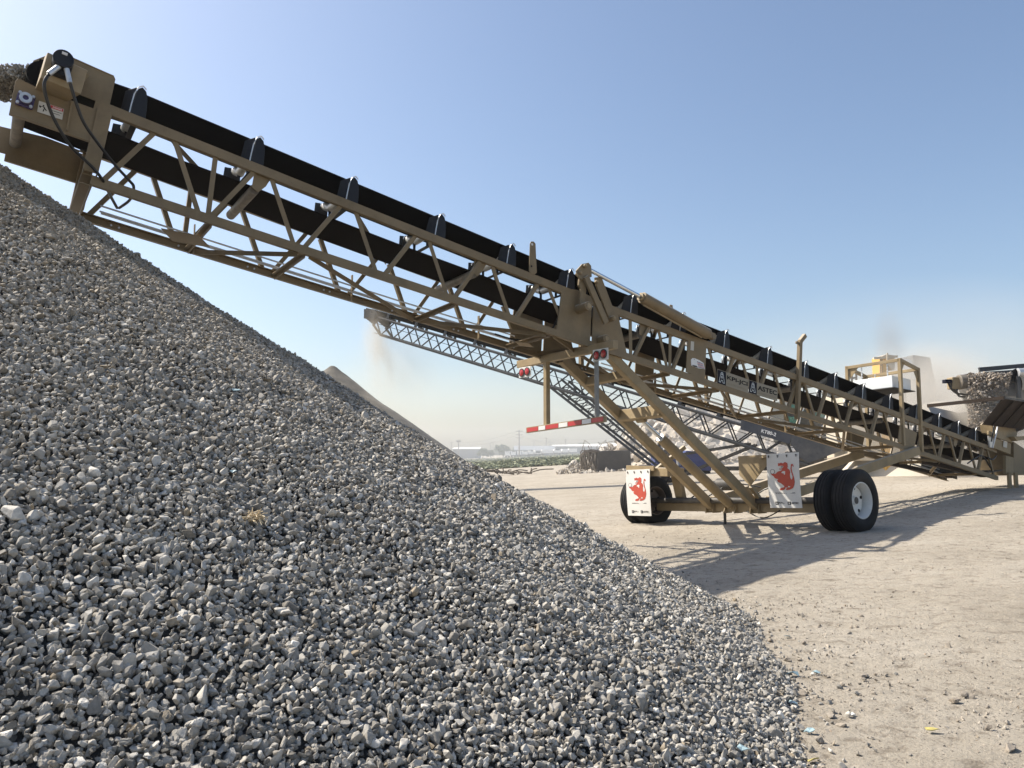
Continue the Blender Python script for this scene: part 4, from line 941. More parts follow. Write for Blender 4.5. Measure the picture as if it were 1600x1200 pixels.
# ------------------------------------------------------------------ grey crusher conveyor behind
A2 = px(577, 483, 40); B2 = px(1322, 700, 31.5); D2 = (B2 - A2); LEN2 = D2.length; D2.normalize()
LAT2 = D2.cross(Vector((0, 0, 1))).normalized()
if LAT2.y > 0: LAT2 = -LAT2
UP2 = LAT2.cross(D2).normalized()
if UP2.z < 0: UP2 = -UP2
def V2(t, o, h): return A2 + D2 * t + LAT2 * o + UP2 * h
def t_at(u):
    k = (u - 800) / 1202; return (k * A2.y - A2.x) / (D2.x - k * D2.y)
def h_at(u, v, o=0.):
    """(t, h) of a pixel on the conveyor's near side plane"""
    p0 = Vector((0, 0, CAM_H)); r = px(u, v, 10) - p0; P = A2 + LAT2 * o
    w = p0 + r * ((P - p0).dot(LAT2) / r.dot(LAT2)); return (w - P).dot(D2), (w - P).dot(UP2)
c2 = thing("screening_conveyor", "slim grey lattice conveyor in the hazy distance, discharging onto the sand pile", "conveyor", (V2(12, -.6, 0).x, V2(12, -.6, 0).y, gz(V2(12, -.6, 0).x, V2(12, -.6, 0).y)))
WD = 1.25
for o in (0, -WD):
    m = MB(); T1 = LEN2 * .985
    m.tube([V2(0.5, o, -.30), V2(T1, o, -.30)], .07, 6); m.tube([V2(0.5, o, -.72), V2(1.1, o, -1.12), V2(T1 * .97, o, -1.12)], .075, 6)
    t = .5; k = 0
    while t < T1 * .95:
        t2 = t + .62; a, b = (-.30, -1.12) if k % 2 == 0 else (-1.12, -.30)
        m.tube([V2(t, o, a), V2(t2, o, b)], .036, 5); t = t2; k += 1
    m.build("lattice_truss", GREYP, c2)
m = MB()
for k in range(22):
    t = .7 + k * 1.0
    if t < LEN2 * .95:
        m.tube([V2(t, 0, -1.12), V2(t, -WD, -1.12)], .02, 5); m.tube([V2(t, -WD, -1.12), V2(t + 1., 0, -1.12)], .018, 5); m.tube([V2(t, 0, -.3), V2(t, -WD, -.3)], .02, 5)
m.build("lattice_bracing", GREYP, c2)
m = MB(); cs2 = [(-.1, .04), (-.38, -.14), (-.87, -.14), (-1.15, .04)]
sec = cs2 + [(o, h + .02) for o, h in cs2[::-1]]
tt = [.1, LEN2 * .5, LEN2]
m.add([V2(t, o, h) for t in tt for o, h in sec], [(i * 8 + k, i * 8 + (k + 1) % 8, (i + 1) * 8 + (k + 1) % 8, (i + 1) * 8 + k) for i in range(2) for k in range(8)])
m.build("carrying_belt", BELT, c2)
MB().prism([V2(.2, -.1, -.62), V2(LEN2 * .97, -.1, -.62), V2(LEN2 * .97, -1.15, -.62), V2(.2, -1.15, -.62)], UP2 * .02).build("return_belt", BELT_R, c2)
for k in range(15):
    t = 1.2 + k * 1.75
    if t < LEN2 * .9:
        m = MB()
        for o in (-.03, -WD + .03): m.prism([V2(t - .09, o, -.3), V2(t + .09, o, -.3), V2(t + .06, o, .06), V2(t - .06, o, .06)], LAT2 * -.03)
        m.cyl(V2(t, -.35, -.17), V2(t, -.9, -.2), .05, 8); m.build("idler", GREYP, c2)
m = MB(); m.prism([V2(-.1, .03, -.5), V2(.6, .03, -.75), V2(.8, .03, -.3), V2(.35, .03, .05), V2(-.2, .03, .02)], LAT2 * -.03)
m.prism([V2(-.1, -WD - .03, -.5), V2(.6, -WD - .03, -.75), V2(.8, -WD - .03, -.3), V2(.35, -WD - .03, .05), V2(-.2, -WD - .03, .02)], LAT2 * .03)
m.beam(V2(-.22, 0, -.3), V2(-.22, -WD, -.3), .06, .5); m.cyl(V2(.05, .1, -.25), V2(.05, -WD - .1, -.25), .2, 16); m.box(V2(.45, .12, -.3), .3, .2, .25, (D2, LAT2, UP2))
m.build("head_box", GREYP, c2, bevel=.01)
# slate side panels near its tail, one lettered
def panel2(pts, mtl, name, th=.03, o=.05): return MB().prism([V2(t, o, h) for t, h in (h_at(u, v, o) for u, v in pts)], LAT2 * th).build(name, mtl, c2, bevel=.005)
pn = panel2([(1158, 656), (1236, 679), (1235, 694), (1157, 671)], GREYPANEL, "side_panel")
t0, h0 = h_at(1189, 675.5, .05); t1, h1 = h_at(1212, 682, .05)
text_mesh("lettering", "KT80-2", V2(t0, .085, h0), (V2(t1, 0, h1) - V2(t0, 0, h0)).normalized(), UP2, LAT2, INKW, pn, (V2(t1, 0, h1) - V2(t0, 0, h0)).length, .15, .002)
panel2([(1236.5, 674), (1326, 700), (1262, 724), (1252, 716), (1236, 695)], DUSTPANEL, "side_panel")
a_, b_ = h_at(1250, 728, .2), h_at(1324, 699, .2)
for (u0, v0, u1, v1) in ((1262, 735, 1282, 733), (1274, 725, 1290, 723), (1288, 717, 1306, 715), (1230, 748, 1266, 742), (1222, 760, 1262, 754)):
    a_, b_ = h_at(u0, v0, .5), h_at(u1, v1, .5)
    m = MB(); m.beam(V2(a_[0], .5, a_[1]), V2(b_[0], .5, b_[1]), .3, .03)
    m.build("tread_step", CREAM if v0 < 740 else TAN_LIT, c2)
# support legs: two lattice-filled chords each side
for o in (-.05, -WD + .05):
    m = MB(); top = V2(t_at(868), o, -1.12); gx = V2(t_at(868) + 5.2, o, 0)
    bot = Vector((gx.x, gx.y, gz(gx.x, gx.y) + .45)); dd = (bot - top).normalized(); off = dd.cross(LAT2).normalized() * .62
    if off.z < 0: off = -off
    m.beam(top, bot, .09, .11); m.beam(top + off * 1.0 + dd * .3, bot + off * .55, .08, .10)
    for k in range(9):
        p = top + (bot - top) * (.05 + k * .06); q = top + off + dd * .3 + (bot + off * .55 - top - off - dd * .3) * (.09 + k * .06)
        m.tube([p, q], .022, 5)
        m.tube([q, top + (bot - top) * (.11 + k * .06)], .022, 5)
    m.build("support_leg", GREYP, c2)
bt = V2(t_at(868) + 5.2, 0, 0); bt2 = V2(t_at(868) + 5.2, -WD, 0)
for k, p in enumerate((bt + LAT2 * .5, bt2 - LAT2 * .5)):
    MB().lathe(Vector((p.x, p.y, gz(p.x, p.y) + .45)), LAT2, [(.22, -.13), (.4, -.14), (.45, -.1), (.45, .1), (.4, .14), (.22, .13)], 28).build("wheel", TYRE, c2, smooth=True)
p, q = bt + LAT2 * .7, bt2 - LAT2 * .7
MB().beam(Vector((p.x, p.y, gz(p.x, p.y) + .45)), Vector((q.x, q.y, gz(q.x, q.y) + .45)), .14, .14).build("axle_beam", GREYP, c2)
for o in (-.05, -WD + .05):
    for (ua, va, ub, vb) in ((1170, 693, 1050, 712), (1180, 695, 1065, 742)):
        a_, b_ = h_at(ua, va, -.05), h_at(ub, vb, -.05); MB().beam(V2(a_[0], o, a_[1]), V2(b_[0], o, b_[1]), .10, .10).build("brace_strut", DKSTEEL, c2)

# ------------------------------------------------------------------ rubble heap, scrap block, blue machine
def rubble(name, label, cat, pts, mtl, block, smin, smax, seed, origin, big=0):
    r = np.random.default_rng(seed); t = thing(name, label, cat, origin)
    return t, r
rp = thing("rubble_pile", "big heap of pale broken concrete slabs behind the conveyor legs", "rubble pile", (19, 70, gz(19, 70)))
HEAPS = [(px(1090, 625, 70), 9.5), (px(1012, 664, 69), 4.6), (px(1190, 655, 70), 10.5), (px(1290, 672, 70), 9.), (px(1140, 645, 67), 9.)]
def heap_z(x, y):
    z = ground_z(x, y) - .1
    for c, R in HEAPS: z = np.maximum(z, c.z + .15 - (c.z - gz(c.x, c.y)) * np.hypot(x - c.x, (y - c.y) * 1.25) / R * 1.0)
    return z
hx, hy = np.meshgrid(np.linspace(4, 45, 110), np.linspace(54, 82, 80)); hzv = heap_z(hx, hy) + .18 * fbm2(hx, hy, 1.5, 77, 4)
ii = np.arange(hx.size).reshape(hx.shape); qd = np.stack([ii[:-1, :-1], ii[:-1, 1:], ii[1:, 1:], ii[1:, :-1]], -1).reshape(-1, 4)
hh_ = (hzv - ground_z(hx, hy)).ravel(); qd = qd[hh_[qd].max(1) > -.05]
arrays_mesh("rubble_mound", np.stack([hx.ravel(), hy.ravel(), hzv.ravel()], -1), qd.ravel(), np.arange(0, qd.size, 4), mat("rubble_fines", (.38, .335, .275), .95, .25, 2., bump=1., bscale=4), rp)
n = 7000; X = r_.uniform(4, 44, n); Y = r_.uniform(55, 76, n); Z = heap_z(X, Y); k = Z > ground_z(X, Y) + .02; X, Y, Z = X[k], Y[k], Z[k]
S_ = np.clip(.20 * np.exp(r_.normal(size=len(X)) * .62), .07, 1.2)
so2 = scatter("concrete_chunks", RUBBLE, [(BLOCK, np.stack([X, Y, Z + S_ * .3], -1), S_)], rp, seed=12, warm_p=.12); so2['kind'] = 'stuff'
n = 500; X = r_.uniform(3.5, 10, n); Y = r_.uniform(47, 53, n)
# scrap block with hanging reinforcing bars
sb0 = px(945, 705, 60); g0 = gz(sb0.x, sb0.y)
sc = thing("scrap_block", "dark broken concrete block bristling with bent rebar by the weeds", "scrap block", (sb0.x, sb0.y, g0))
xa, xb = px(932, 710, 60).x, px(984, 710, 60).x; zt_ = px(945, 704, 60).z; xl = px(906, 710, 60).x
m = MB(); m.prism([(xa, 59.2, g0 - .05), (xb, 59.2, g0 - .05), (xb - .05, 59.3, zt_ + .05), (xa + .05, 59.25, zt_ - .05)], (0, 2.2, 0)); m.build("block", SCRAP, sc, bevel=.04)
rr_ = random.Random(5); m = MB()
for k in range(60):
    x0 = rr_.uniform(xl, xa + .1); y0 = 59.2 + rr_.random() * 1.8; z1 = g0 + rr_.uniform(.0, .5)
    m.tube(smooth_path([Vector((xa + rr_.uniform(-.1, .3), y0, zt_ - rr_.random() * .15)), Vector(((x0 + xa) / 2, y0, zt_ - .02 + rr_.gauss(0, .05))), Vector((x0, y0 + rr_.gauss(0, .1), zt_ - rr_.uniform(.1, .5))), Vector((x0 + rr_.gauss(0, .12), y0 - rr_.random() * .15, z1))], 3), .028, 5)
for k in range(14):
    x0 = rr_.uniform(xl, xb); m.tube(smooth_path([Vector((x0, 59.6, zt_ - .05)), Vector((x0 + rr_.gauss(0, .2), 59.5, zt_ + rr_.uniform(.1, .5))), Vector((x0 + rr_.gauss(0, .5), 59.4, zt_ + rr_.uniform(0, .9)))], 3), .018, 5)
m.build("rebar", REBAR, sc)
n = 240; X = np.concatenate([r_.uniform(px(872, 720, 61).x, xl + .2, 150), r_.uniform(xl, xb + .8, 90)]); Y = np.concatenate([r_.uniform(59.5, 63, 150), r_.uniform(58.2, 59.1, 90)])
hgt = np.concatenate([np.clip(.95 - np.abs(X[:150] - px(897, 720, 61).x) * .75, 0.02, 1) * r_.random(150), r_.random(90) * .04])
rb2 = scatter("broken_chunks", RUBBLE, [(BLOCK, np.stack([X, Y, ground_z(X, Y) + hgt], -1), np.clip(.13 * np.exp(r_.normal(size=n) * .5), .04, .4))], seed=14)
_tag(rb2, "low scatter of broken concrete chunks around the dark rebar block", "broken chunks", kind='stuff')
# dead branches on the dirt
bw = on_ground(803, 742); m = MB(); rr_ = random.Random(8)
for k in range(22):
    a = bw + Vector((rr_.uniform(-1.6, 1.6), rr_.gauss(0, .8), .05 + rr_.random() * .15)); d = Vector((rr_.gauss(0, 1.2), rr_.gauss(0, .6), rr_.uniform(.0, .42)))
    m.tube(smooth_path([a, a + d * .5 + Vector((0, 0, .15)), a + d], 3), .05, 5)
_tag(m.build("brush_heap", BARK, origin=bw), "low tangle of dead branches lying on the far dirt left of the flaps", "dead branches")
# blue machine
bm0 = px(1065, 745, 44); g0 = gz(bm0.x, bm0.y)
bl = thing("power_unit", "blue and black engine unit standing behind the conveyor's axle", "engine", (bm0.x, bm0.y, g0))
q = lambda u, v, Y=44.: px(u, v, Y)
MB().prism([q(1072, 704), q(1097, 707), q(1112, 730), q(1112, 736), q(1062, 733)], (0, 1.4, 0)).build("engine_hood", BLUE, bl, bevel=.05)
MB().prism([q(1022, 702), q(1046, 700), q(1056, 716), q(1060, 734), q(1024, 734)], (0, 1.3, 0)).build("engine_hood", BLUE, bl, bevel=.05)
a_, b_ = q(1000, 738), q(1112, 740); MB().cyl(a_ + Vector((0, .6, 0)), b_ + Vector((0, .6, 0)), .42, 20).build("black_tank", BLACK, bl, bevel=.06, smooth=True)
a_, b_ = q(1022, 708, 43.5), q(1050, 705, 43.5); MB().cyl(a_, b_, .24, 16).build("engine_block", DKSTEEL, bl, smooth=True)
MB().cyl(q(1030, 703, 43.4), q(1030, 692, 43.4), .10, 12).build("air_filter", BLACK, bl, smooth=True)
MB().tube(smooth_path([q(1036, 702, 43.2), q(1048, 700, 43.2), q(1056, 712, 43.2), q(1059, 730, 43.2)]), .05, 8).build("white_hose", PLATEW, bl, smooth=True)
for u in (1012, 1090): w_ = q(u, 742); MB().box(Vector((w_.x, w_.y + .6, g0 + .18)), .5, 1.0, .5).build("skid_foot", BLACK, bl, bevel=.03)
w_ = q(1010, 752, 40); MB().box(Vector((q(1180, 738, 41).x, 41.5, gz(q(1180, 738, 41).x, 43.4) + .25)), 4.2, .5, .22).build("tow_frame", DKSTEEL, bl)

HOUSE = mat('dark_machine_paint', (.035, .037, .033), .6, .3, 1.5, dust=.4, dustcol=(.12, .11, .09))
# ------------------------------------------------------------------ excavator with green glass seen through the truss
ex = thing("excavator", "dark excavator with green tinted cab glass and white rails seen through the conveyor truss", "excavator", (px(1290, 700, 38).x, 38.5, gz(px(1290, 700, 38).x, 38.5)))
q = lambda u, v, Y=38.: px(u, v, Y)
gE = WO[ex.name].z
MB().prism([q(1232, 690), q(1330, 712), q(1330, 662), q(1322, 651), q(1298, 640), q(1232, 624), q(1226, 640)], (0, 2.2, 0)).build("machine_house", HOUSE, ex, bevel=.05)
for pts, name in (([(1236, 628), (1256, 632), (1256, 642), (1234, 640)], "cab_window"), ([(1275, 643), (1290, 642.5), (1288, 657), (1272, 653)], "cab_window"), ([(1294, 645.5), (1317, 653), (1312, 668), (1291, 661)], "cab_window"),
                  ([(1227, 650), (1248, 652), (1247, 664), (1227, 662)], "cab_window")):
    MB().prism([q(u, v, 37.95) for u, v in pts], (0, -.03, 0)).build(name, GLASSG, ex)
for pts in ([(1252, 644), (1258, 632)], [(1289, 656), (1293, 643)], [(1247, 664), (1249, 652)], [(1281, 684), (1286, 665)], [(1242, 672), (1245, 666)]):
    MB().beam(q(*pts[0], 37.8), q(*pts[1], 37.8), .13, .06).build("grab_rail", INKW, ex)
bmE = MB().prism([q(1262, 634), q(1324, 629), q(1325, 636), q(1263, 641)], (0, .5, 0)).build("boom_beam", CREAM, ex, bevel=.02)
for (u0, u1, v) in ((1288, 1296, 636.5), (1305, 1312, 635)):
    MB().prism([q(u0, v, 37.93), q(u1, v - .6, 37.93), q(u1, v - 3, 37.93), q(u0, v - 2.4, 37.93)], (0, -.01, 0)).build("worn_marking", INK, bmE)
for k in range(4):
    for (u0, v0) in ((1313, 675), (1321, 677)):
        MB().beam(q(u0, v0 + k * 3.2, 37.8), q(u0 + 6, v0 + 1.5 + k * 3.2, 37.8), .06, .04).build("grille_slat", INKW, ex)
for dy in (0, 1.7):
    m = MB(); cx = WO[ex.name].x; prof = []
    for k in range(24):
        a = 2 * math.pi * k / 24; prof.append(Vector((cx + max(-1.6, min(1.3, 2.2 * math.cos(a))) + .42 * math.cos(a), 38.1 + dy, gE + .45 + .43 * math.sin(a))))
    m.prism(prof, (0, .5, 0)).build("crawler_track", DKSTEEL, ex)
MB().box(Vector((WO[ex.name].x, 39.2, gE + .75)), 2.6, 1.6, .5).build("undercarriage", DKSTEEL, ex)

# ------------------------------------------------------------------ yellow crusher tower
cr = thing("crusher_tower", "tall yellow chute with cream hood rising behind the magnet frame, smoking", "crusher", (px(1391, 700, 31).x, 31.5, gz(px(1391, 700, 31).x, 31.5)))
q = lambda u, v, Y=31.: px(u, v, Y); gC = WO[cr.name].z
x0, x1 = q(1378, 600).x, q(1387.5, 600).x
MB().prism([(x0, 31, gC - .05), (x1, 31, gC - .05), (x1, 31, q(0, 557).z), (x0, 31, q(0, 557).z)], (0, .8, 0)).build("chute", YELLOW, cr, bevel=.03)
m = MB()
for u in (1375.5, 1378): m.beam(q(u, 557, 30.9), q(u, 600, 30.9), .03, .03)
for v in range(559, 598, 4): m.beam(q(1375.5, v, 30.9), q(1378, v, 30.9), .02, .02)
m.build("ladder", REBAR, cr)
MB().prism([q(1377, 557), q(1385, 553.5), q(1397, 555), q(1399, 563), q(1398, 578), q(1394, 578), q(1386, 568), q(1385, 560)], (0, .9, 0)).build("hood", CREAM, cr, bevel=.02)
MB().beam(q(1386.5, 551.5, 30.8), q(1386.5, 563, 30.8), .05, .05).build("hood_post", CREAM, cr)
MB().beam(q(1365, 560, 30.9), q(1402, 557, 30.9), .09, .09).build("guard_rail", CREAM, cr)
m = MB()
for (u0, v0, u1, v1) in ((1331, 583, 1338, 582), (1331, 583, 1331, 600), (1338, 582, 1338, 600), (1331, 591, 1338, 590)): m.tube([q(u0, v0), q(u1, v1)], .04, 6)
m.build("handrail", DKSTEEL, cr)
MB().prism([(q(1330, 600).x, 31.2, gC + .6), (q(1420, 600).x, 31.2, gC + .6), (q(1420, 600).x, 31.2, q(0, 612).z), (q(1330, 600).x, 31.2, q(0, 603).z)], (0, 2.5, 0)).build("crusher_body", CREAM, cr, bevel=.04)

# ------------------------------------------------------------------ haul truck veiled in dust, and the pale heap
TRUCKG = mat('truck_grey_paint', (.085, .09, .095), .7, .15, 1.)
tk = thing("haul_truck", "grey haul truck cab with side mirror, almost hidden in dust", "truck", (px(1415, 690, 40).x, 41, gz(px(1415, 690, 40).x, 41)))
q = lambda u, v, Y=40.: px(u, v, Y); gT = WO[tk.name].z
MB().prism([(q(1392, 0).x, 40, gT + .9), (q(1434, 0).x, 40, gT + .9), (q(1434, 0).x, 40, q(0, 606).z), (q(1427, 0).x, 40, q(0, 558).z), (q(1400, 0).x, 40, q(0, 554).z)], (0, 2.4, 0)).build("cab", TRUCKG, tk, bevel=.08)
MB().prism([q(1408, 560, 39.95), q(1424, 562, 39.95), q(1429, 592, 39.95), q(1408, 590, 39.95)], (0, -.03, 0)).build("windscreen", GALV, tk)
MB().prism([q(1443, 582, 39.5), q(1448, 580, 39.5), q(1450, 587, 39.5), q(1445, 589, 39.5)], (0, .12, 0)).build("side_mirror", DKSTEEL, tk, bevel=.02)
MB().tube([q(1430, 580, 39.9), q(1444, 583, 39.6)], .03, 6).build("mirror_arm", DKSTEEL, tk)
for dx in (.4, 2.4): MB().lathe(Vector((q(1402, 0).x + dx - .4, 40.4, gT + .6)), (0, 1, 0), [(.25, -.15), (.55, -.17), (.62, -.1), (.62, .1), (.55, .17), (.25, .15)], 24).build("wheel", TYRE, tk, smooth=True)
PALE = mat("pale_dust_fines", (.46, .42, .355), .95, .1, .8, bump=.5, bscale=3)
hp = px(1470, 606, 33)
_tag(mound("dust_heap", PALE, hp.x + .4, 33, 4.6, hp.z + .2, 9, amp=.10, sharp=.35, power=.9), "flat-topped pale heap of dusty fines beyond the feed hopper", "dust heap")

# ------------------------------------------------------------------ feeder conveyor dropping rock into the hopper
fd = thing("feeder_conveyor", "dust-covered feeder conveyor end with motor and hoses above the hopper", "conveyor", (15.6, 22.6, gz(15.6, 22.6)))
q = lambda u, v, Y=21.6: px(u, v, Y)
dr0, dr1 = q(1512, 604), q(1585, 600); MB().cyl(dr0, dr1, .34, 28).build("drive_drum", BELT, fd, smooth=True)
MB().lathe(q(1510, 603), (dr1 - dr0), [(.05, -.06), (.30, -.06), (.34, .0), (.34, .06), (.05, .06)], 24).build("drum_flange", DKSTEEL, fd, smooth=True)
mt = MB().box(q(1493, 599, 21.4), .34, .3, .34, None).build("motor_box", TAN_LIT, fd, bevel=.03)
MB().cyl(q(1498, 597, 21.3), q(1510, 596, 21.3), .20, 18).build("gearbox", ROLL_D, fd, bevel=.02, smooth=True)
MB().box(q(1480, 596, 21.3), .2, .16, .1).build("hose_manifold", NAVYSIGN, fd, bevel=.01)
for pts in ([(1482, 598), (1486, 607), (1494, 614), (1504, 616), (1512, 617)], [(1486, 598), (1489, 606), (1494, 612)], [(1497, 603), (1495, 612), (1499, 619), (1508, 620)]):
    MB().tube(smooth_path([q(u, v, 21.3) for u, v in pts]), .028, 8).build("hydraulic_hose", HOSE, fd, smooth=True)
MB().prism([q(1530, 574, 22.5), q(1612, 567, 22.5), q(1612, 573, 22.5), q(1532, 581, 22.5)], (0, .08, 0)).build("skirt_board", GREYP, fd, bevel=.01)
MB().prism([q(1537, 581, 22.4), q(1612, 576, 22.4), q(1612, 640, 22.4), q(1566, 640, 22.4)], (0, .05, 0)).build("side_wall", DKSTEEL, fd)
m = MB().tube(smooth_path([q(1580, 598, 21.3), q(1584, 584, 21.3), q(1596, 580, 21.3), q(1610, 583, 21.3)]), [.10] * 25, 10).build("belt_edge", BELT, fd, smooth=True)
MB().cyl(q(1590, 582, 21.2), q(1604, 582, 21.2), .12, 14).build("roller", GALV, fd, smooth=True)
MB().beam(q(1590, 588, 21.2), q(1592, 622, 21.2), .09, .09).build("roller_bracket", GREYP, fd)
MB().prism([q(1503, 620), q(1520, 618), q(1526, 640), q(1512, 640)], (0, .05, 0)).build("scraper_plate", HOPIN, fd)
w_ = q(1650, 600, 22.6)
for u in (1612, 1700): w_ = q(u, 640, 22.6); MB().beam(w_, Vector((w_.x, w_.y, gz(w_.x, w_.y) - .02)), .2, .2).build("support_post", GREYP, fd)
bt_ = MB(); a_ = q(1585, 596, 22.); b_ = q(1760, 596, 24.5); bt_.beam(a_, b_, 1.4, .5); bt_.build("belt_frame", GREYP, fd)
# falling rock
FALLROCK = stone_mat("dusty_shaded_rock", [(0, (.16, .14, .12)), (.5, (.29, .255, .22)), (1, (.46, .42, .37))], (.33, .26, .19), bscale=20)  # browner and darker than the pile stone, shade put into the colour
n = 11000; t = r_.random(n) ** .9; V_ = 583 + 120 * t; hw = 33 - 14 * t; ctr = 1547 + (-14) * t
U_ = ctr + hw * np.clip(r_.normal(size=n) * .5, -1, 1)
pts = []
for u, v in zip(U_, V_):
    w_ = px(u, v, 21.2 + r_.normal() * .18); pts.append(w_[:])
fr_ = scatter("falling_rock", FALLROCK, [(LO, np.array(pts), np.clip(.032 * np.exp(r_.normal(size=n) * .4), .012, .08))], seed=15, warm_p=.3)
_tag(fr_, "thick curtain of falling brown rock pouring into the feed hopper", "falling rock", kind='stuff')
# stream thrown off the head pulley onto the gravel pile
n = 15000; t = r_.random(n); base = np.array(W(-11.75, -.62, zt(-11.75) + .30)[:]); ev = np.array((-E_)[:])
o_ = r_.uniform(-.34, .34, n); tt_ = t * .62; sp_ = 2.6
P_ = base + ev * (sp_ * tt_)[:, None] + np.array(N_[:]) * o_[:, None]
P_[:, 2] += .12 * tt_ - 3.6 * tt_ ** 2 - .06 + r_.uniform(-.11, .05, n) * (1 - .25 * t) + o_ * .05
k = P_[:, 2] > pile_z(P_[:, 0], P_[:, 1]); P_ = P_[k]
st_ = scatter("stone_stream", STONE, [(HI, P_, stone_size(len(P_), r_, .0165))], seed=16, warm_p=.2)
_tag(st_, "arc of crushed stone flying off the conveyor's head pulley", "stone stream", kind='stuff')

# ------------------------------------------------------------------ far field: weeds, trees, trailers, warehouses, poles
n = 14000; Y = 97 + 195 * r_.random(n) ** 1.6; X = r_.uniform(-.13, .10, n) * Y + r_.normal(size=n) * 2
H_ = r_.uniform(.2, .72, n) * (.75 + .35 * fbm2(X, Y, .14, 6, 3)); wv = r_.uniform(.25, .7, n)
g = ground_z(X, Y) - .03; a = r_.uniform(0, math.pi, n); dx, dy = np.cos(a) * wv, np.sin(a) * wv
ln = r_.normal(size=(n, 2)) * .25
Vw = np.stack([np.stack([X - dx, Y - dy, g], -1), np.stack([X + dx, Y + dy, g], -1), np.stack([X + dx * .6 + ln[:, 0], Y + dy * .6 + ln[:, 1], g + H_ * .8], -1), np.stack([X + ln[:, 0] * 1.3, Y + ln[:, 1], g + H_], -1), np.stack([X - dx * .7 + ln[:, 0], Y - dy * .7 + ln[:, 1], g + H_ * .7], -1)], 1).reshape(-1, 3)
fl_ = (np.arange(n)[:, None] * 5 + np.arange(5)[None]).ravel()
wd_ = arrays_mesh("tall_weeds", Vw, fl_, np.arange(0, n * 5, 5), WEED); _tag(wd_, "band of green weeds growing along the far edge of the yard", "weeds", kind='stuff')
def tree(u, v_top, v_base, half_px, Y, label, seed):
    r = random.Random(seed); b = px(u, v_base, Y); g0 = gz(b.x, b.y); top = px(u, v_top, Y).z; w = half_px * Y / 1202; h = top - g0
    t = thing("tree", label, "tree", (b.x, b.y, g0), "trees along the far edge of the yard")
    m = MB(); m.tube([Vector((b.x, b.y, g0 - .1)), Vector((b.x + w * .05, b.y, g0 + h * .3)), Vector((b.x, b.y, g0 + h * .6))], [.03 * h, .022 * h, .01 * h], 7)
    for k in range(5):
        a = r.uniform(0, 6.28); m.tube([Vector((b.x, b.y, g0 + h * (.25 + .06 * k))), Vector((b.x + math.cos(a) * w * .6, b.y + math.sin(a) * w * .6, g0 + h * (.5 + .07 * k)))], [.012 * h, .005 * h], 5)
    m.build("trunk", BARK, t)
    m = MB(); cl = [(r.uniform(-.62, .62), r.uniform(-.5, .5), r.uniform(.30, .82), r.uniform(.22, .42)) for _ in range(16)]
    for k in range(1500):
        cx, cy, cz, cr_ = r.choice(cl); d = Vector((r.gauss(0, 1), r.gauss(0, 1), r.gauss(0, 1))).normalized() * (r.random() ** .4)
        c = Vector((b.x + (cx + d.x * cr_) * w, b.y + (cy + d.y * cr_) * w, g0 + h * (cz + d.z * cr_ * .48)))
        if c.z > g0 + h * 1.0 or c.z < g0 + h * .08: continue
        s = w * r.uniform(.04, .085); e1 = Vector((r.gauss(0, 1), r.gauss(0, 1), r.gauss(0, 1))).normalized(); e2 = e1.orthogonal().normalized()
        m.add([c - e1 * s - e2 * s * .5, c + e1 * s * .8 - e2 * s * .6, c + e1 * s + e2 * s * .5, c - e1 * s * .7 + e2 * s * .7], [(0, 1, 2, 3)])
    m.build("crown", LEAF, t, recalc=False)
tree(786, 690, 711, 15, 330, "largest round-crowned tree in the far row, beside the tall pole", 1)
tree(754, 700, 711, 10, 335, "smaller low tree left of the largest far tree", 2)
tree(767, 702, 711, 7, 340, "smallest bushy tree between two larger far trees", 6)
tree(808, 696, 711, 8, 350, "slim tree just right of the largest far tree, behind the tall pole", 3)
tree(912, 690, 702, 10, 520, "distant tree top showing left above the long white roof", 4)
tree(940, 689, 702, 9, 520, "distant tree top showing right above the long white roof", 5)
hl = MB(); rr_ = random.Random(2); yv = 900
pts = [Vector((px(u, 709 - 5 * abs(math.sin(u * .013)) - rr_.random() * 2, yv).x, yv, px(u, 706 - 3 * abs(math.sin(u * .013)) - rr_.random() * 2, yv).z)) for u in range(300, 1400, 12)]
hl.prism([Vector((pts[0].x, yv, -8))] + pts + [Vector((pts[-1].x, yv, -8))], (0, 60, 0)); o = hl.build("hills", mat("far_woods", (.06, .08, .04), .9, .3, .02)); o['kind'] = 'structure'
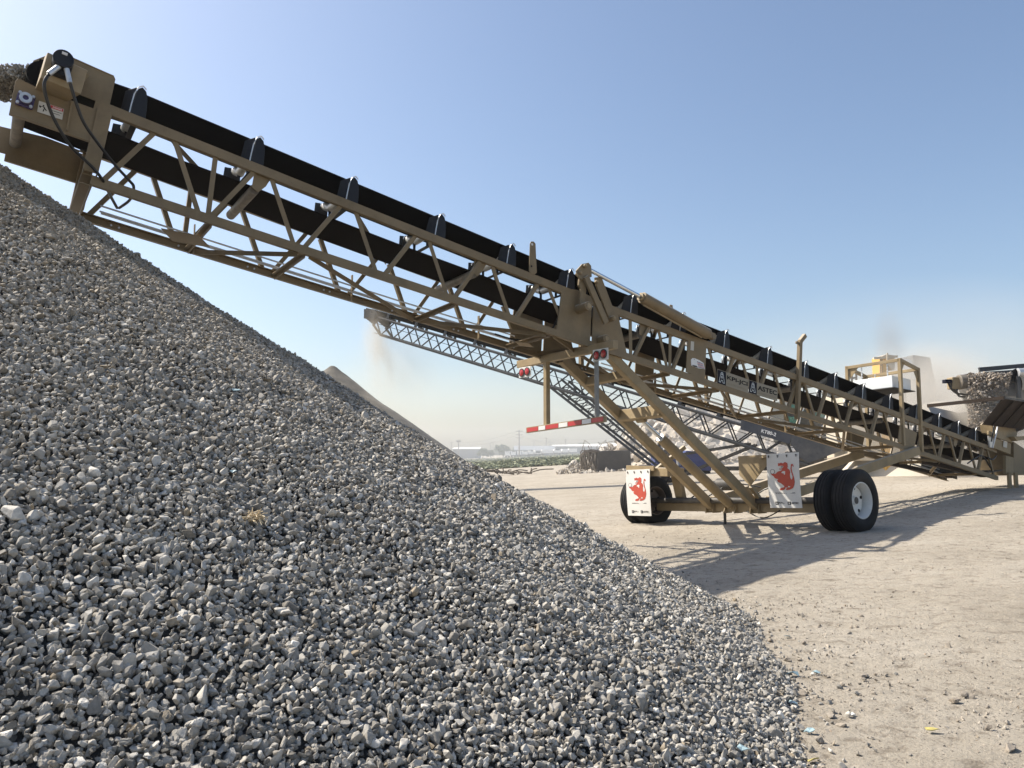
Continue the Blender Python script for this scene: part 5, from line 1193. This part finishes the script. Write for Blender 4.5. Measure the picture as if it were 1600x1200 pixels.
# trailers
TR = [(788.5, 797, 706, "white trailer at the left end of the parked row"), (797.5, 806.5, 706, "second white trailer from the left in the parked row"), (808, 815, 705.5, "plain white trailer just behind the tall pole"), (815.5, 825, 705, "white trailer with dark nose right of the tall pole"),
      (825.5, 834, 705, "white trailer with half-dark front before the open-backed one"), (834.5, 846, 704, "trailer with its dark open back toward the yard"), (846.5, 865, 703.5, "widest white trailer, side-on, in the middle of the row"), (865.5, 877, 703, "white trailer with dark top panel left of the bluish trailers"),
      (878, 888, 702.5, "pale bluish trailer second from the right end"), (888.5, 902, 702, "white trailer at the right end of the row by the rebar block")]
proto = None
for i, (u0, u1, vt, lab) in enumerate(TR):
    Y = 300; a, b = px(u0, vt - 1.0, Y), px(u1, vt - 1.0, Y); g0 = gz((a.x + b.x) / 2, Y)
    t = thing("trailer", lab, "trailer", ((a.x + b.x) / 2, Y, g0), "white trailers parked beyond the weeds"); w_ = b.x - a.x
    MB().prism([(a.x + .1, Y, g0 + 1.0), (b.x - .1, Y, g0 + 1.0), (b.x - .1, Y, a.z), (a.x + .1, Y, a.z)], (0, 9, 0)).build("trailer_box", TRAILER, t, bevel=.06)
    if i in (0, 1, 3, 4, 5, 7):
        z1 = a.z - .35; z0 = g0 + (1.3 if i == 5 else 2.5); x0 = a.x + w_ * (.5 if i == 4 else .22); x1 = b.x - w_ * (.12 if i != 7 else .2)
        MB().prism([(x0, Y - .03, z0), (x1, Y - .03, z0), (x1, Y - .03, z1), (x0, Y - .03, z1)], (0, .02, 0)).build("dark_panel", TRAILER_D, t)
    m = MB()
    for x in (a.x + .5, b.x - .5): m.cyl(Vector((x, Y + 1.2, g0 + .5)), Vector((x, Y + 1.6, g0 + .5)), .5, 12)
    m.beam(Vector((a.x + .3, Y + .5, g0 + .9)), Vector((b.x - .3, Y + .5, g0 + .9)), .3, .25)
    m.build("running_gear", TRAILER_D, t)
# warehouses
def warehouse(name, label, u0, u1, v_eave, v_ridge0, v_ridge1, Y, wall, roof, depth):
    a, b = px(u0, v_eave, Y), px(u1, v_eave, Y); g0 = gz((a.x + b.x) / 2, Y)
    t = thing(name, label, "warehouse", ((a.x + b.x) / 2, Y, g0))
    MB().prism([(a.x, Y, g0 - .2), (b.x, Y, g0 - .2), (b.x, Y, b.z), (a.x, Y, a.z)], (0, depth, 0)).build("wall", wall, t)
    r0, r1 = px(u0, v_ridge0, Y).z, px(u1, v_ridge1, Y).z
    MB().add([(a.x - .6, Y - .6, a.z + .02), (b.x + .6, Y - .6, b.z + .02), (b.x + .6, Y + depth * .5, r1), (a.x - .6, Y + depth * .5, r0), (a.x - .6, Y - .6, a.z + .3), (b.x + .6, Y - .6, b.z + .3), (b.x + .6, Y + depth * .5, r1 + .3), (a.x - .6, Y + depth * .5, r0 + .3)],
             [(0, 1, 2, 3), (7, 6, 5, 4), (0, 4, 5, 1), (1, 5, 6, 2), (2, 6, 7, 3), (3, 7, 4, 0)]).build("roof", roof, t)
    return t
warehouse("warehouse", "long low warehouse with a bright white roof behind the trailers", 868, 1010, 698, 695.5, 692, 345, WALLG, ROOFW, 40)
warehouse("warehouse", "grey low warehouse behind the middle of the trailer row", 805, 866, 704, 697.5, 697, 330, WALLG, WALLG, 30)
warehouse("warehouse", "pale hazy warehouse at the far left beside the sand pile", 708, 748, 702, 700, 699, 380, WALLG, ROOFW, 30)
# utility poles
def pole(u, vt, Y, label, arms=2, r=.16):
    b = px(u, 708, Y); g0 = gz(b.x, b.y); top = px(u, vt, Y); t = thing("utility_pole", label, "utility pole", (b.x, b.y, g0), "utility poles beyond the trailers")
    MB().tube([Vector((b.x, Y, g0 - .2)), Vector((b.x, Y, top.z))], [r, r * .65], 8).build("pole", POLE, t)
    for k in range(arms): MB().beam(Vector((b.x - 1.3, Y, top.z - .5 - k * 1.1)), Vector((b.x + 1.3, Y, top.z - .5 - k * 1.1)), .14, .14).build("cross_arm", POLE, t)
    return top
tops = []
tops.append(pole(811.2, 672, 270, "tallest utility pole, standing over the white trailers", 3, .26))
tops.append(pole(853.5, 683.5, 420, "tall grey pole behind the grey warehouse", 1, .3))
tops.append(pole(884, 686, 430, "utility pole above the left end of the long white roof", 1, .24))
tops.append(pole(834.3, 688, 450, "thin utility pole between the tallest pole and grey pole", 1, .22))
tops.append(pole(859.5, 690, 520, "short thin pole just right of the tall grey pole", 1, .2))
tops.append(pole(705, 690, 430, "utility pole at the far left, nearest the sand pile", 1, .24))
tops.append(pole(766, 691, 460, "thin pole left of the largest far tree", 1, .2)); tops.append(pole(770.5, 690, 470, "thin pole touching the left side of the largest far tree", 1, .2))
lp = px(716.3, 708, 330); g0 = gz(lp.x, lp.y); t = thing("light_pole", "light mast with a wide lamp panel on top at the far left", "light pole", (lp.x, lp.y, g0)); ztp = px(716.3, 689.5, 330).z
MB().tube([Vector((lp.x, 330, g0)), Vector((lp.x, 330, ztp))], .2, 8).build("pole", POLE, t); MB().box(Vector((lp.x, 330, ztp)), 1.8, .3, .75).build("lamp_panel", POLE, t)
def wire(a, b, sag):
    return [a + (b - a) * (k / 14) - Vector((0, 0, sag * 4 * (k / 14) * (1 - k / 14))) for k in range(15)]
pw = MB()
for dz in (0, -1.6):
    z = Vector((0, 0, dz)); pw.tube(wire(tops[5] + z, tops[0] + z, 2.), .05, 4); pw.tube(wire(tops[0] + z, tops[2] + z + Vector((0, 0, 1.)), 2.), .05, 4); pw.tube(wire(tops[2] + z, px(1010, 677, 300) + z, 1.), .05, 4)
_tag(pw.build("power_lines", POLE, origin=tops[0]), "thin sagging power lines strung between the far utility poles", "power lines")

# ------------------------------------------------------------------ dust, smoke and haze
def cloud(name, label, loc, scale, dens, col, seed, nscale=1.6, kind='stuff', edge=1.6, rot=(0, 0, 0)):
    bm = bmesh.new(); bmesh.ops.create_icosphere(bm, subdivisions=3, radius=1.0); me = bpy.data.meshes.new(name); bm.to_mesh(me); bm.free()
    o = bpy.data.objects.new(name, me); C.objects.link(o); o.location = loc; o.scale = scale; o.rotation_euler = rot
    m = bpy.data.materials.new(name + "_air"); m.use_nodes = True; nt = m.node_tree; nt.nodes.clear()
    out = nt.nodes.new("ShaderNodeOutputMaterial"); pv = nt.nodes.new("ShaderNodeVolumePrincipled"); nt.links.new(pv.outputs[0], out.inputs['Volume'])
    pv.inputs['Color'].default_value = (*col, 1); pv.inputs['Anisotropy'].default_value = .25
    tc = nt.nodes.new("ShaderNodeTexCoord"); ln_ = nt.nodes.new("ShaderNodeVectorMath"); ln_.operation = 'LENGTH'; nt.links.new(tc.outputs['Object'], ln_.inputs[0])
    mr = nt.nodes.new("ShaderNodeMapRange"); mr.inputs[1].default_value = 1.0; mr.inputs[2].default_value = .05; nt.links.new(ln_.outputs['Value'], mr.inputs[0])
    pw_ = nt.nodes.new("ShaderNodeMath"); pw_.operation = 'POWER'; nt.links.new(mr.outputs[0], pw_.inputs[0]); pw_.inputs[1].default_value = edge
    mp = nt.nodes.new("ShaderNodeMapping"); mp.inputs['Location'].default_value = (seed * 3.7, seed, 0); nt.links.new(tc.outputs['Object'], mp.inputs[0])
    nz = _noise(nt, nscale, 4, .6, vec=mp.outputs[0]); m2 = nt.nodes.new("ShaderNodeMapRange"); m2.inputs[1].default_value = .34; m2.inputs[2].default_value = .68; nt.links.new(nz.outputs[0], m2.inputs[0])
    a = nt.nodes.new("ShaderNodeMath"); a.operation = 'MULTIPLY'; nt.links.new(pw_.outputs[0], a.inputs[0]); nt.links.new(m2.outputs[0], a.inputs[1])
    b = nt.nodes.new("ShaderNodeMath"); b.operation = 'MULTIPLY'; nt.links.new(a.outputs[0], b.inputs[0]); b.inputs[1].default_value = dens
    nt.links.new(b.outputs[0], pv.inputs['Density']); me.materials.append(m)
    return _tag(o, label, "dust" if 'smoke' not in name else "smoke", None, kind)
DC = (.90, .85, .77)
cloud("dust_cloud", "thick pale dust billowing inside and over the feed hopper", px(1535, 655, 21.6), (2.1, 1.4, 1.5), 6., DC, 1, edge=2.0)
cloud("dust_cloud", "dust drifting under the feeder conveyor at the right edge", px(1600, 640, 23.5), (2.4, 1.6, 1.6), 3.5, DC, 2)
cloud("dust_cloud", "broad pale dust veil hanging before the haul truck and dust heap", px(1455, 640, 29), (5.4, 3.0, 2.8), 1.6, DC, 3, edge=2.0)
cloud("dust_cloud", "dust bank veiling the haul truck behind the magnet frame", px(1440, 630, 36), (4.6, 2.6, 3.6), 3.0, DC, 9, edge=2.2)
cloud("dust_cloud", "puff of dust round the stones leaving the head pulley", W(-12.6, -.7, 5.3), (.9, .6, .7), 1.2, DC, 11)
cloud("dust_plume", "thin plume of fines falling from the grey conveyor onto the sand pile", px(592, 545, 39.6), (1.2, 1.1, 2.8), 2.0, (.80, .72, .60), 4, nscale=1.3, rot=(0, math.radians(-12), 0))
cloud("dust_plume", "faint dust trailing away right of the falling fines", px(618, 580, 40), (3.0, 2.6, 4.0), .42, (.82, .76, .66), 5, nscale=1.0)
cloud("smoke_plume", "grey exhaust smoke rising above the yellow crusher chute", px(1390, 527, 30.7), (.85, .8, 1.5), 1.6, (.50, .47, .46), 6, nscale=1.0)
cloud("dust_veil", "wide faint dust hanging over the weeds and trailers at the far yard edge", (-10, 205, 4), (150, 75, 20), .008, (.86, .89, .93), 7, nscale=.8, edge=.8)
cloud("dust_veil", "broad milky dust drifting behind the tail end of the tan conveyor", (26, 50, 4), (20, 14, 9), .085, (.88, .87, .86), 10, nscale=1.0, edge=1.0)
cloud("dust_veil", "faint dust drifting round the grey conveyor and rubble heap", (2, 38, 3), (13, 4, 6), .03, (.86, .88, .90), 8, nscale=.8, edge=.9)
hz_ = MB().add([(x, y, z) for z in (-12, 24) for x, y in ((-420, -60), (420, -60), (420, 780), (-420, 780))], [(0, 1, 2, 3), (7, 6, 5, 4), (0, 4, 5, 1), (1, 5, 6, 2), (2, 6, 7, 3), (3, 7, 4, 0)])
hm = bpy.data.materials.new("air"); hm.use_nodes = True; nt = hm.node_tree; nt.nodes.clear(); out = nt.nodes.new("ShaderNodeOutputMaterial"); pv = nt.nodes.new("ShaderNodeVolumePrincipled")
pv.inputs['Color'].default_value = (.93, .93, .92, 1); pv.inputs['Density'].default_value = .0004; pv.inputs['Anisotropy'].default_value = .35; nt.links.new(pv.outputs[0], out.inputs['Volume'])
ho_ = hz_.build("haze", hm); ho_['kind'] = 'stuff'
